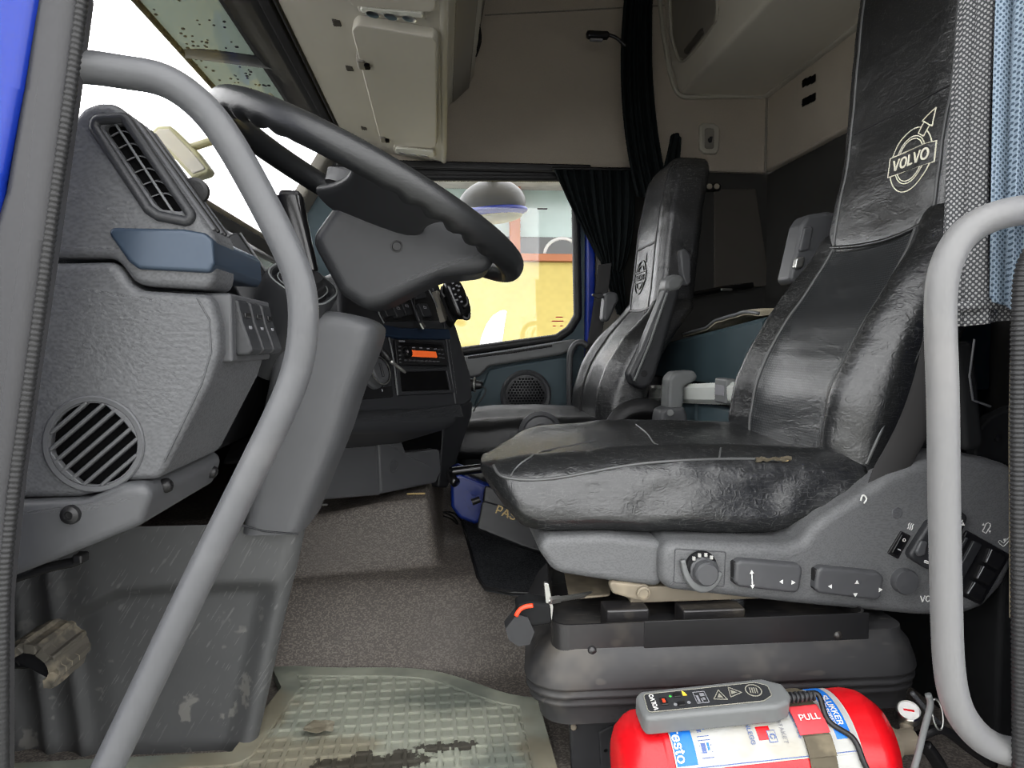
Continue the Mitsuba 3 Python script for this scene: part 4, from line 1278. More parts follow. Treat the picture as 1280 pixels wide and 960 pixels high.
for i in range(-4, 30):
    for j in range(-14, 26):
        x, y = 0.06 + i * cell, j * cell * 0.92
        x, y = x * ct - y * st_, x * st_ + y * ct
        cc = Polygon([(x, y), (x + cell, y), (x + cell, y + cell * 0.92), (x, y + cell * 0.92)]).buffer(-0.0022)
        q = cc.intersection(inner)
        if q.is_empty or q.area < 5e-5 or q.geom_type != 'Polygon':
            continue
        pads.append((x, q))
pads.sort(key=lambda k: (k[1].centroid.x - 0.0) + 0.0)
cam_d = lambda q: math.hypot(q.centroid.x + 0.75, q.centroid.y)


def rib_poly(q):
    ring = q.buffer(0.0022, 2, join_style='mitre').difference(q.buffer(-0.0010, 2))
    return ring


ribs = shapely.union_all([rib_poly(q) for x, q in pads])
rb = cat([trimesh.creation.extrude_polygon(g_, 0.0055, engine='earcut') for g_ in getattr(ribs, 'geoms', [ribs])])
put(rm, 'rib_grid', tm(rb.vertices + [0, 0, ZM + 0.002], rb.faces), 'm_rubber_mat', 20, label='raised grid of ribs')
kept = [q for x, q in pads if q.area > 1.5e-4]
for q in kept:
    sh = q.buffer(-0.0034, 3)
    if sh.is_empty or sh.geom_type != 'Polygon':
        continue
    c = rpoly(np.array(sh.exterior.coords)[:-1])
    if len(c) < 3:
        continue
    m = frame(extr(c, 0.004, 0.001, 1), [0, 0, ZM + 0.0042], EX, EY, -EZ)
    put(rm, 'pad', m, 'm_rubber_mat', 25)
lf = thing('dry_leaf', 'crumpled dry brown leaf lying on the rubber mat', 'leaf')
lc = UZ(399, 915, ZM + 0.01)
g_ = np.array([[lc + [0.020 * (u_ - 0.5) * 2 * (0.55 + 0.45 * math.sin(2.6 * v_ + 0.3)), 0.024 * (v_ - 0.5) * 2, 0.004 + 0.008 * meshkit.noise(np.array([u_ * 4, v_ * 4, 3.0]))] for u_ in np.linspace(0, 1, 9)] for v_ in np.linspace(0, 1, 9)])
mat('m_leaf', worn(rgb(104, 98, 82), rgb(150, 146, 130), 60, 0.7), 0.8)
put(lf, 'blade', sheet(g_, 0.0012), 'm_leaf', False)
cm = thing('carpet_mat', 'dark grey carpet mat on the tunnel between the seats', 'mat')
cp = [(575, 650), (602, 735), (625, 742), (720, 742), (760, 640), (640, 635)]
zc_ = 0.108
ring = rpoly(np.array([UZ(a, b, zc_)[:2] for a, b in [(578, 652), (598, 722), (606, 734), (640, 740), (760, 742), (800, 640), (590, 640)]]), 0.012, 0.02)
g_ = frame(extr(ring, 0.010, 0.003, 2), [0, 0, zc_ + 0.002], EX, EY, -EZ)
put(cm, 'pile', g_, 'm_carpet', 30)
put(cm, 'edge_binding', tube(np.column_stack([ring, np.full(len(ring), zc_ - 0.001)]), 0.004, 8, True), 'm_black', True)
solo('floor_lead', 'thin black lead curled on the floor beside the passenger seat', 'cable', tube(spline(np.array([UZ(a, b, 0.10) for a, b in [(540, 636), (552, 640), (566, 646), (572, 655), (562, 648), (548, 642), (560, 640), (575, 648), (584, 660)]]), 60), 0.003, 6), 'm_black', True)
for a, b, k in [(520, 618, 0), (402, 632, 1)]:
    q, n = hit(a, b, FLOOR)
    solo('paper_scrap', ['small torn cream paper scrap on the raised floor block by the knee cover', 'thin white paper scrap on the floor beside the steering column casing'][k], 'paper', frame(rbox([0.010, 0.045 if k == 0 else 0.03, 0.003], 0.001), q + [0, 0, 0.002], EX, EY, EZ), ['m_foam', 'm_white'][k])

# ---- the two grab handles of the door
p = spline(np.array([U(a, b, X) for a, b, X in [(84, 84, 0.02), (110, 84, 0.03), (160, 91, 0.04), (206, 101, 0.04), (250, 131, 0.045), (285, 175, 0.05), (325, 245, 0.055), (358, 310, 0.055), (376, 360, 0.055), (379, 410, 0.055), (370, 465, 0.055), (348, 520, 0.05), (310, 598, 0.045), (240, 740, 0.035), (180, 865, 0.03), (125, 980, 0.02), (95, 1045, 0.01)]]), 120)
solo('grab_handle', 'long bent grey grab handle running down from the windscreen pillar past the dashboard', 'grab handle', tube(p, 0.0165, 20), 'm_bar', True)
p = spline(np.array([U(a, b, X) for a, b, X in [(1330, 258, 0.0), (1285, 262, 0.015), (1245, 270, 0.02), (1208, 290, 0.025), (1185, 325, 0.025), (1176, 370, 0.025), (1178, 480, 0.025), (1180, 620, 0.025), (1183, 760, 0.025), (1187, 840, 0.025), (1200, 890, 0.025), (1228, 924, 0.025), (1262, 939, 0.02), (1330, 944, 0.0)]]), 120)
solo('grab_handle', 'pale grey looped grab handle beside the driver seat at the rear door edge', 'grab handle', tube(p, 0.0170, 20), 'm_bar_light', True)

# ================================================================== SEATS


def seat_back(P):
    """Backrest and headrest surfaces. P: x0 (middle), y (list of z, front y of the insert), hw (z, half width), z0, z1, zk (fold), th."""
    Y, W = PC(*np.array(P['y']).T, extrapolate=True), PC(*np.array(P['hw']).T, extrapolate=True)

    def body(z0, z1, hwf, grow, n=64, rows=70, rnd=0.03, bol=0.03, puff=0.0):
        rings = []
        for s in np.linspace(0, 1, rows):
            z = z0 + (z1 - z0) * s
            e0, e1 = min(1, (z - z0) / rnd), min(1, (z1 - z) / rnd)
            k = math.sqrt(max(0.0, 1 - (1 - e0) ** 2)) * math.sqrt(max(0.0, 1 - (1 - e1) ** 2))
            k = 0.25 + 0.75 * k
            hw, th = hwf(z), P['th']
            t = np.arange(n) * 2 * np.pi / n
            ex = 0.36
            cx, sx = np.sign(np.cos(t)) * np.abs(np.cos(t)) ** ex, np.sign(np.sin(t)) * np.abs(np.sin(t)) ** ex
            X = P['x0'] + (hw - rnd * (1 - k)) * cx
            fr = np.clip(np.abs(X - P['x0']) / hw, 0, 1)
            b = bol * np.exp(-((fr - 0.80) / 0.17) ** 2) * sst(0.0, 0.10, z - z0) * (0.55 + 0.45 * sst(P['zk'], P['zk'] - 0.1, z))
            yc = float(Y(z))
            Yv = yc - th / 2 + (th / 2) * (0.4 + 0.6 * k) * sx + np.where(sx > 0, b * np.clip(sx, 0, 1) + grow, 0)
            rings.append(np.column_stack([X, Yv, np.full(n, z)]))
        return loft(rings)
    return body


DY = [(0.36, -0.672), (0.469, -0.688), (0.52, -0.696), (0.587, -0.722), (0.653, -0.756), (0.729, -0.806), (0.804, -0.847), (0.84, -0.861), (0.884, -0.868), (0.967, -0.880), (1.08, -0.895), (1.18, -0.902), (1.33, -0.910), (1.5, -0.92)]
DW = [(0.36, 0.246), (0.45, 0.252), (0.55, 0.258), (0.66, 0.256), (0.74, 0.248), (0.80, 0.236), (0.87, 0.215)]
ds = thing('driver_seat', 'big black leather air suspended driver seat with grey control panel', 'seat')
XS = 0.613
P = dict(x0=XS, y=DY, hw=DW, th=0.13, zk=0.83)
bd = seat_back(P)
Wd = PC(*np.array(DW).T, extrapolate=True)
bm = bd(0.36, 0.872, lambda z: float(Wd(z)), 0.0, rnd=0.045, bol=0.045)
bm = bumped(bm, 0.004, 11, 1)
HW = PC(*np.array([(0.79, 0.205), (0.88, 0.186), (1.0, 0.180), (1.2, 0.178), (1.42, 0.165)]).T, extrapolate=True)
hm_ = bd(0.802, 1.43, lambda z: float(HW(z)), 0.012, rnd=0.05, bol=0.006)
hm_ = bumped(hm_, 0.006, 8, 2)


def split_front(m, x0, frac, W, Y, thick, z0, z1):
    """Faces of the insert (front, between the bolsters) and the rest."""
    c, n = m.triangles_center, m.face_normals
    f = np.abs(c[:, 0] - x0) / np.array([W(z) for z in c[:, 2]])
    ok = (f < frac) & (n[:, 1] > 0.1) & (c[:, 2] > z0) & (c[:, 2] < z1)
    a, b = tm(m.vertices, m.faces[ok]), tm(m.vertices, m.faces[~ok])
    a.remove_unreferenced_vertices(); b.remove_unreferenced_vertices()
    return a, b


fine = bm.subdivide()
ins, rest = split_front(fine, XS, 0.60, Wd, None, 0, 0.35, 0.90)
bk = put(ds, 'backrest', rest, 'm_leather', True)
put(ds, 'backrest__insert', ins, 'm_perforated', True, label='perforated centre panel of the backrest')
hr_ = put(ds, 'headrest', hm_, 'm_leather', True)


def front_at(m, x, z):
    q, n = cast(np.array([x, 1.0, z]), np.array([0, -1.0, 0]), m)
    return q, n


def seam(m, xs, zs, r, off=0.0, num=60):
    out = []
    for x, z in spline(np.column_stack([xs, zs]), num):
        q, n = front_at(m, x, z)
        if q is not None:
            out.append(q + n * off)
    return tube(np.array(out), r, 8)


for sg in (1, -1):
    zz = np.linspace(0.385, 0.865, 14)
    put(ds, 'backrest__piping', seam(bm, [XS + sg * 0.60 * float(Wd(z)) for z in zz], zz, 0.0036), 'm_piping', True)
    zz = np.linspace(0.815, 1.40, 16)
    put(ds, 'headrest__piping', seam(hm_, [XS + (0.135 - 0.02 * (z - 0.8) if sg > 0 else -0.169 + 0.016 * (z - 0.8)) for z in zz], zz, 0.0034), 'm_piping', True)
zz = np.linspace(0.42, 0.80, 12)
put(ds, 'backrest__piping', tube(np.array([[XS - float(Wd(z)) + 0.004, float(PC(*np.array(DY).T)(z)) - 0.02 - 0.03 * math.sin((z - 0.42) * 8), z] for z in zz]), 0.0034, 8), 'm_piping', True)
put(ds, 'headrest__seam', seam(hm_, np.linspace(XS - 0.165, XS + 0.12, 8), [1.075, 1.07, 1.068, 1.068, 1.07, 1.07, 1.07, 1.07], 0.0022), 'm_black', True)
put(ds, 'headrest__hem', seam(hm_, np.linspace(XS - 0.19, XS + 0.19, 9), [0.845, 0.832, 0.824, 0.820, 0.820, 0.822, 0.826, 0.832, 0.838], 0.0045), 'm_leather', True)

# stitched emblem on the headrest (ring with an arrow and a name band)
eq, en = hit(1138, 200, hm_)
eu = np.array([-1.0, 0, 0.0])       # reading direction: from far to near
eu = eu - en * (eu @ en); eu /= np.linalg.norm(eu)
ev_ = np.cross(en, eu)


def on_head(g2, depth):
    """Flat marks draped over the headrest."""
    g2 = shapely.segmentize(g2, 0.004)
    ms = [trimesh.creation.extrude_polygon(k, depth, engine='earcut') for k in getattr(g2, 'geoms', [g2])]
    m = cat(ms)
    v = []
    for a, b, c in m.vertices:
        o = eq + eu * a + ev_ * b + en * 0.1
        q, n = cast(o, -en, hm_)
        q = eq + eu * a + ev_ * b if q is None else q
        v.append(q + en * (0.0004 + c))
    return tm(np.array(v), m.faces)


Rr = 0.058
circ = lambda r: shapely.Point(0, 0).buffer(r, 24)
bar = shapely.affinity.rotate(shapely.box(-0.063, -0.0185, 0.063, 0.0185), 0, origin=(0, 0))
lw = 0.0017
line = lambda g_: g_.boundary.buffer(lw / 2)
arrow_d = np.array([math.cos(math.radians(58)), math.sin(math.radians(58))])
arrow_n = np.array([-arrow_d[1], arrow_d[0]])
A0 = arrow_d * Rr * 0.80
A1 = arrow_d * (Rr + 0.009)
shaft = Polygon([A0 + arrow_n * 0.010, A1 + arrow_n * 0.010, A1 - arrow_n * 0.010, A0 - arrow_n * 0.010])
head = Polygon([A1 + arrow_n * 0.017, A1 + arrow_d * 0.028, A1 - arrow_n * 0.017])
marks = [line(circ(Rr)).difference(bar).difference(shaft), line(circ(Rr * 0.74)).difference(bar), line(circ(Rr * 0.66)).difference(bar), line(bar), line(head), line(shaft).difference(head)]
em = put(ds, 'headrest__emblem', on_head(shapely.union_all(marks), 0.0012), 'm_stitch', False, label='stitched cream ring and arrow emblem with lettering')
tx = text('VOLVO', 0.020, 0.0012, True)
tv = tx.vertices.copy(); tv[:, 0] = (tv[:, 0] - tv[:, 0].max() / 2); tv[:, 0] *= 0.104 / (tv[:, 0].max() * 2); tv[:, 1] -= 0.0095
vv = []
for a, b, c in tv:
    q, n = cast(eq + eu * a + ev_ * b + en * 0.1, -en, hm_)
    vv.append((eq + eu * a + ev_ * b if q is None else q) + en * (0.0004 + c))
put(ds, 'headrest__lettering', tm(np.array(vv), tx.faces), 'm_stitch', False)

# ---- cushion
top = PC([-0.70, -0.60, -0.53, -0.43, -0.31, -0.20, -0.13, -0.09, -0.066], [0.430, 0.436, 0.440, 0.443, 0.441, 0.434, 0.430, 0.428, 0.424])
bot = PC([-0.70, -0.60, -0.53, -0.40, -0.26, -0.17, -0.131, -0.10, -0.066], [0.33, 0.310, 0.292, 0.296, 0.302, 0.304, 0.314, 0.342, 0.386])


def cushion(x0, dx, ys, hwid, n=72, rows=110, dz=0.0, dyy=0.0):
    rings = []
    yn, yb = -0.062, -0.70
    for s in np.linspace(0, 1, rows):
        y = yn + (yb - yn) * s ** 1.35
        d = min(1, (yn - y) / 0.085)
        k = math.sqrt(max(0, 1 - (1 - d) ** 2.4))
        hw = hwid * (0.60 + 0.40 * k) - 0.012 * float(sst(-0.3, -0.66, y))
        zt, zb = float(top(y)), float(bot(y))
        zc_ = (zt + zb) / 2 + 0.006 * (1 - k)
        hh = (zt - zb) / 2 * (0.30 + 0.70 * k)
        t = np.arange(n) * 2 * np.pi / n
        X = x0 + hw * np.sign(np.cos(t)) * np.abs(np.cos(t)) ** 0.42
        Z = np.sign(np.sin(t)) * np.abs(np.sin(t)) ** 0.50
        fr = np.abs(X - x0) / hwid
        crown = (0.016 * np.exp(-((fr - 0.78) / 0.16) ** 2) - 0.010 * np.exp(-(fr / 0.5) ** 2)) * k
        z = zc_ + hh * Z + np.where(Z > 0.3, crown, 0)
        bul = 0.010 * np.exp(-((z - (zb + 0.045)) / 0.03) ** 2) * k
        X = X + np.sign(X - x0) * bul * (fr > 0.7)
        rings.append(np.column_stack([X + dx, np.full(n, y + dyy), z + dz]))
    return loft(rings)


cu = cushion(XS - 0.002, 0, None, 0.262)
v = cu.vertices.copy()
v[:, 1] -= 0.10 * sst(0.47, 0.88, v[:, 0]) * sst(-0.50, -0.08, v[:, 1])
sidef = sst(XS - 0.20, XS - 0.24, v[:, 0])       # hanging folds on the near side
v[:, 0] -= sidef * 0.004 * np.sin((v[:, 2] - 0.18 * v[:, 1]) * 230) * np.exp(-((v[:, 2] - 0.37) / 0.03) ** 2) * sst(-0.15, -0.35, v[:, 1])
cu = bumped(tm(v, cu.faces), 0.0045, 13, 5)
put(ds, 'cushion', cu, 'm_leather', True)
pip = on([(617, 582), (623, 592), (632, 597), (660, 600), (700, 597), (750, 588), (800, 580), (850, 576), (900, 574), (950, 574), (985, 576)], cu, 0.0005)
put(ds, 'cushion__piping', tube(spline(pip, 70), 0.0026, 8), 'm_piping', True)
for q in [[(638, 596), (648, 582), (664, 571), (690, 562), (720, 556), (745, 551)], [(795, 531), (808, 541), (816, 552), (822, 556)], [(899, 573), (900, 566), (901, 560)]]:
    s_ = on(q, cu, 0.0003)
    if len(s_) > 2:
        put(ds, 'cushion__seam', tube(spline(s_, 24), 0.0017, 8), 'm_piping', True)
q, n = hit(966, 577, cu)
g_ = np.array([[q + [0.0, 0.030 - 0.060 * a, -0.002 + 0.004 * b + 0.006 * meshkit.noise(np.array([a * 6, b * 5, 1.0]))] + n * (0.001 + 0.003 * meshkit.noise(np.array([a * 9, b * 9, 7.0]))) for a in np.linspace(0, 1, 16)] for b in np.linspace(0, 1, 6)])
put(ds, 'torn_edge', sheet(g_, 0.003), 'm_webbing', False, label='torn frayed seam showing yellow foam')
put(ds, 'torn_edge__foam', bumped(rbox([0.008, 0.014, 0.007], 0.003, hit(981, 575, cu)[0] + n * 0.002, 2), 0.002, 160, 2), 'm_foam', False)

# ---- grey side panel with controls
XB_ = 0.315
sb_px = [(826, 680), (846, 677), (985, 681), (1004, 676), (1014, 660), (1030, 646), (1066, 624), (1110, 594), (1148, 578), (1200, 569), (1235, 572), (1272, 584), (1272, 700), (1256, 734), (1232, 760), (1200, 772), (1150, 771), (1000, 757), (840, 739), (826, 731)]
sbm = side(sb_px, XB_, 0.10, 0.010, 0.016, 6, 0.008)
bp_ = put(ds, 'control_panel', sbm, 'm_seat_grey', 40, label='grey control panel along the side of the seat')
fp_px = [(664, 676), (690, 671), (760, 669), (832, 677), (832, 736), (760, 727), (702, 718), (690, 712), (682, 700)]
put(ds, 'front_skirt', side(fp_px, XB_ + 0.022, 0.25, 0.010, 0.012, 5, 0.008), 'm_seat_grey', 40)
put(ds, 'base_frame', box2([XB_ + 0.08, -0.72, 0.27], [0.86, -0.16, 0.325], 0.02), 'm_matt_black')
put(ds, 'back_shell', box2([0.40, -0.92, 0.30], [0.84, -0.76, 0.62], 0.04), 'm_matt_black')
put(ds, 'recess_line', tube(np.array([U(a, b, XB_ - 0.0002) for a, b in rpoly([(844, 686), (907, 690), (905, 733), (842, 728)], 2, 6)]), 0.0009, 6, True), 'm_mid_plastic', True)


def C(pix, out, depth, m, name, r=3, bevel=0.003, label=None, X=None):
    return put(ds, name, side(pix, (XB_ if X is None else X) - out, depth, 0.003 if r else 0, bevel, 4, 0.004, False), m, 35, label)


kb = U(877, 712, XB_)
put(ds, 'weight_knob', lathe([(0.023, -0.004), (0.024, 0.010), (0.0205, 0.013), (0.0195, 0.013), (0.0185, 0.024), (0.016, 0.027), (0.0, 0.027)], kb, -EX, 36), 'm_mid_plastic', 30)
put(ds, 'weight_knob__scale', ringlathe([(0.0195, 0.0120), (0.0245, 0.0095), (0.0255, 0.004), (0.0195, 0.004)], kb + [0, 0.003, 0.006], -EX, 36), 'm_matt_black', 30)
for k in range(4):
    a = math.radians(48 + 27 * k)
    put(ds, 'weight_knob__mark', rbox([0.004, 0.005, 0.006], 0.001, kb + [-0.0125, 0.0215 * math.cos(a) + 0.003, 0.0215 * math.sin(a) + 0.006]), 'm_label_white')
put(ds, 'knob_guard', tube(spline(np.array([U(a, b, XB_ - 0.006) for a, b in [(853, 700), (857, 716), (866, 730), (880, 735), (893, 728), (900, 715)]]), 24), np.concatenate([np.linspace(0.004, 0.007, 12), np.linspace(0.007, 0.004, 12)]), 10, flat=1.0), 'm_grey_plastic', True)
r1 = C([(920, 704), (926, 700), (1000, 706), (1004, 712), (1000, 738), (994, 742), (924, 734), (918, 728)], 0.016, 0.02, 'm_mid_plastic', 'rocker_switch', 3, 0.005)
r2 = C([(1022, 713), (1028, 709), (1100, 716), (1106, 722), (1102, 747), (1096, 751), (1024, 742), (1019, 736)], 0.016, 0.02, 'm_mid_plastic', 'rocker_switch', 3, 0.005)
for q in [[(917, 703), (923, 702), (923, 733), (917, 729)], [(1019, 712), (1026, 711), (1026, 742), (1018, 737)]]:
    C(q, 0.012, 0.012, 'm_black', 'rocker_end', 1, 0.002)
tri = lambda c, a, s=0.0042: Polygon([(c[0] + s * math.cos(a + k * 2.0944), c[1] + s * math.sin(a + k * 2.0944)) for k in range(3)])
rd = -EY                       # reading direction on faces that look at the door


def marks_at(px, py, geoms, parent_name, X=XB_ - 0.0165, m='m_white', ang=0.0):
    g_ = shapely.affinity.rotate(shapely.union_all(geoms), ang, origin=(0, 0))
    return put(ds, parent_name, glyph(g_, U(px, py, X), rd, -EX, 0.0005), m, False)


marks_at(940, 724, [shapely.box(-0.001, -0.009, 0.001, 0.009), tri((0, 0.011), math.pi / 2), tri((0, -0.011), -math.pi / 2)], 'rocker_mark', ang=4)
marks_at(977, 727, [tri((0, 0), math.pi)], 'rocker_mark'); marks_at(991, 728, [tri((0, 0), 0)], 'rocker_mark')
for px_, py_, a in [(1038, 733, math.pi), (1071, 728, math.pi / 2), (1069, 743, -math.pi / 2), (1100, 737, 0)]:
    marks_at(px_, py_, [tri((0, 0), a)], 'rocker_mark')
kb = U(1128, 725, XB_)
put(ds, 'round_knob', lathe([(0.0205, -0.002), (0.0205, 0.010), (0.019, 0.013), (0.0, 0.014)], kb, -EX, 36), 'm_mid_plastic', 30)
tg = [(1127, 664), (1139, 670), (1123, 699), (1110, 692)]
C(tg, 0.003, 0.006, 'm_black', 'toggle_switch', 0, 0.001)
put(ds, 'toggle_key', side([(1128, 668), (1135, 672), (1122, 695), (1115, 691)], XB_ - 0.007, 0.008, 0, 0.001), 'm_gloss_black')
marks_at(1130, 675, [shapely.Point(0, 0).buffer(0.0028).difference(shapely.Point(0, 0).buffer(0.0017))], 'toggle_mark', XB_ - 0.0072)
marks_at(1124, 687, [shapely.box(-0.003, -0.0006, 0.003, 0.0006)], 'toggle_mark', XB_ - 0.0072, ang=-25)
marks_at(1138, 658, [shapely.affinity.rotate(LineString([(k * 0.0034, -0.005), (k * 0.0034 + 0.001, -0.002), (k * 0.0034 - 0.001, 0.002), (k * 0.0034, 0.005)]).buffer(0.0007), 0) for k in (-1, 0, 1)], 'heat_symbol', XB_ - 0.0005, ang=-22)
C([(1163, 653), (1204, 640), (1212, 646), (1195, 690), (1176, 716), (1160, 712), (1141, 700), (1137, 694)], 0.014, 0.02, 'm_dark_plastic', 'paddle_switch', 3, 0.006)
put(ds, 'paddle_grip', side([(1152, 676), (1161, 677), (1157, 694), (1149, 697), (1145, 690)], XB_ - 0.018, 0.01, 0.002, 0.003), 'm_mid_plastic')
marks_at(1160, 703, [shapely.box(-0.006, -0.0012, 0.006, 0.0012).buffer(0.0012).difference(shapely.box(-0.006, -0.0004, 0.006, 0.0004))], 'paddle_mark', XB_ - 0.0145, ang=-18)
marks_at(1201, 654, [tri((0.004, 0), 0, 0.004), shapely.box(-0.005, -0.004, -0.0035, 0.004), shapely.box(-0.001, -0.006, 0.0005, 0.006)], 'paddle_mark', XB_ - 0.0145, ang=-28)
C([(1209, 663), (1264, 694), (1227, 757), (1196, 742), (1176, 730)], 0.004, 0.008, 'm_black', 'key_block', 2, 0.002)
for q in [[(1208, 671), (1212, 673), (1186, 722), (1182, 720)], [(1218, 676), (1229, 681), (1200, 733), (1190, 727)]]:
    put(ds, 'slide_bar', side(q, XB_ - 0.009, 0.008, 0, 0.002), 'm_dark_plastic')
for q in [[(1238, 685), (1259, 697), (1249, 714), (1231, 704)], [(1228, 706), (1247, 717), (1238, 733), (1220, 724)], [(1217, 726), (1235, 736), (1226, 753), (1208, 743)]]:
    put(ds, 'slide_key', side(q, XB_ - 0.010, 0.010, 0.001, 0.002), 'm_black')
    a, b = q[0]
    put(ds, 'slide_key_edge', tube([U(a + 2, b + 2, XB_ - 0.0105), U(q[3][0] + 2, q[3][1] - 1, XB_ - 0.0105)], 0.0009, 6), 'm_ink_grey')
back_out = Polygon([(-0.0035, -0.008), (0.0035, -0.008), (0.0045, 0.006), (0.002, 0.009), (-0.002, 0.009), (-0.0045, 0.006)])
marks_at(1233, 660, [back_out.boundary.buffer(0.0006), tri((0.008, -0.002), math.pi, 0.0028), tri((-0.008, 0.002), 0, 0.0028)], 'seat_symbol', XB_ - 0.0005, ang=-30)
seat_l = LineString([(-0.009, -0.002), (-0.002, -0.007), (0.009, 0.006)]).buffer(0.0022)
marks_at(1256, 676, [seat_l.boundary.buffer(0.0005), tri((-0.001, 0.002), -math.pi / 2, 0.003)], 'seat_symbol', XB_ - 0.0005, ang=-5)
put(ds, 'lettering', write_on('VOLVO', 0.0095, U(1166, 748, XB_), rd, -EX), 'm_white', False)
put(ds, 'panel_boss', lathe([(0.009, -0.001), (0.009, 0.0012), (0.008, 0.0018), (0, 0.0018)], U(1121, 641, XB_), -EX, 24), 'm_dash', 30)

# ---- suspension: tray, scissor parts, bellows, pedestal
def rrect(x0, x1, y0, y1, r, z, n=10):
    out = []
    for cx, cy, a0 in [(x1 - r, y1 - r, 0), (x0 + r, y1 - r, 90), (x0 + r, y0 + r, 180), (x1 - r, y0 + r, 270)]:
        for k in range(n):
            a = math.radians(a0 + 90 * k / (n - 1))
            out.append((cx + r * math.cos(a), cy + r * math.sin(a), z))
    return np.array(out)


zT = 0.178
tr_ = rrect(0.285, 0.72, -0.665, -0.158, 0.03, 0)
tr_[:, 1] -= 0.13 * (tr_[:, 0] - 0.285) * sst(-0.5, -0.2, tr_[:, 1])
tray = Polygon(tr_[:, :2])
tray_old = Polygon(rrect(0.285, 0.76, -0.60, -0.158, 0.03, 0)[:, :2])
wall = trimesh.creation.extrude_polygon(tray.difference(tray.buffer(-0.004)), 0.042, engine='earcut')
put(ds, 'tray', tm(wall.vertices + [0, 0, zT - 0.022], wall.faces), 'm_metal_dark', 30, label='black steel tray with rivets')
put(ds, 'tray_floor', (lambda b: tm(b.vertices + [0, 0, zT - 0.03], b.faces))(trimesh.creation.extrude_polygon(tray.buffer(-0.003), 0.006, engine='earcut')), 'm_metal_dusty', 30)
put(ds, 'tray_plate', box2([0.2835, -0.66, zT - 0.024], [0.287, -0.30, zT + 0.022], 0.001), 'm_black')
for a, b in [(740, 813), (1047, 794)]:
    put(ds, 'rivet', lathe([(0.007, 0), (0.0065, 0.0025), (0.004, 0.0045), (0, 0.005)], U(a, b, 0.2845), -EX, 18), 'm_metal_dark', 40)
# bellows: stacked lips
lips = [(0.0, zT - 0.006, 0.008), (-0.004, zT - 0.016, 0.0), (-0.035, zT - 0.030, 0.0), (-0.062, zT - 0.058, 0.0), (-0.070, zT - 0.070, 0), (-0.068, zT - 0.074, 0), (-0.052, zT - 0.076, 0), (-0.066, zT - 0.082, 0), (-0.066, zT - 0.087, 0), (-0.048, zT - 0.089, 0), (-0.058, zT - 0.095, 0), (-0.058, zT - 0.100, 0), (-0.04, zT - 0.103, 0), (-0.03, zT - 0.13, 0)]
rings = [rrect(0.287 + o * 0.3, 0.735, -0.73 + o * 0.5, -0.160 - o * 0.62, 0.035 - o * 0.55, z) for o, z, _ in lips]
rings = [r - np.array([0, 1, 0]) * (0.13 * (r[:, :1] - 0.287)) * sst(-0.5, -0.2, r[:, 1:2]) for r in rings]
bl_ = put(ds, 'bellows', loft(rings), 'm_bellows', 28, label='black rubber bellows with stacked lips')
put(ds, 'pedestal', box2([0.335, -0.72, -0.07], [0.71, -0.235, zT - 0.09], 0.012), 'm_matt_black')
pf = put(ds, 'pedestal_plate', side([(712, 894), (770, 890), (790, 1000), (716, 1000)], 0.330, 0.01, 0.004, 0.003), 'm_dark_plastic', 30)
put(ds, 'plate_boss', side([(748, 915), (768, 905), (776, 935), (782, 980), (752, 980)], 0.327, 0.01, 0.006, 0.003), 'm_dark_plastic', 30)
put(ds, 'plate_hole', cyl(U(757, 938, 0.326), U(757, 938, 0.329), 0.003), 'm_void')
put(ds, 'plate_screw', cyl(U(717, 909, 0.324), U(717, 909, 0.333), 0.005, 0.002), 'm_metal_dusty')
# rails and links seen between tray and seat
put(ds, 'cross_plate', frame(extr(rpoly([(0, 0), (0.07, 0.01), (0.13, 0.27), (0.03, 0.28)], 0.01), 0.004, 0.001), [0.37, -0.20, 0.205], -EY, EX, EZ), 'm_metal_dusty', 30)
put(ds, 'rail', box2([0.345, -0.66, 0.205], [0.375, -0.295, 0.232], 0.003), 'm_metal_dusty')
put(ds, 'rail', box2([0.40, -0.66, 0.228], [0.44, -0.34, 0.25], 0.003), 'm_metal_dark')
for a, b in [((758, 763), (812, 795)), ((854, 763), (932, 786))]:
    p0, p1 = U(a[0], a[1], 0.315), U(b[0], b[1], 0.315)
    put(ds, 'bracket', box2([0.315, p1[1], p1[2]], [0.36, p0[1], p0[2]], 0.004), 'm_metal_dark')
for a, b in [(873, 779), (911, 776)]:
    put(ds, 'bracket_hole', cyl(U(a, b, 0.312), U(a, b, 0.317), 0.0035), 'm_void')
lk = side([(758, 722), (770, 728), (810, 732), (816, 742), (806, 752), (796, 751), (766, 742)], 0.335, 0.012, 0.006, 0.003)
put(ds, 'link_arm', lk, 'm_metal_dusty', 30)
put(ds, 'link_bolt', lathe([(0.011, -0.001), (0.011, 0.004), (0.008, 0.005), (0.0075, 0.0035), (0, 0.0035)], U(804, 741, 0.334), -EX, 20), 'm_metal_dusty', 30)
put(ds, 'height_spring', tube(spline(np.array([[0.36 + 0.012 * math.cos(k * 0.9), -0.475 + 0.012 * math.sin(k * 0.9), 0.19 + 0.0006 * k] for k in range(90)]), 400), 0.0028, 6), 'm_dark_plastic', True)
put(ds, 'tension_rod', tube([U(686, 751, 0.30), U(742, 742, 0.40)], 0.0045, 10), 'm_steel', True)
put(ds, 'rod_nut', tube([U(686, 751, 0.30), U(698, 749, 0.32)], 0.0065, 6), 'm_steel', False)
put(ds, 'rod_bracket', side([(680, 728), (686, 730), (692, 760), (690, 776), (684, 774), (682, 752)], 0.30, 0.006, 0.002, 0.001), 'm_steel', 30)
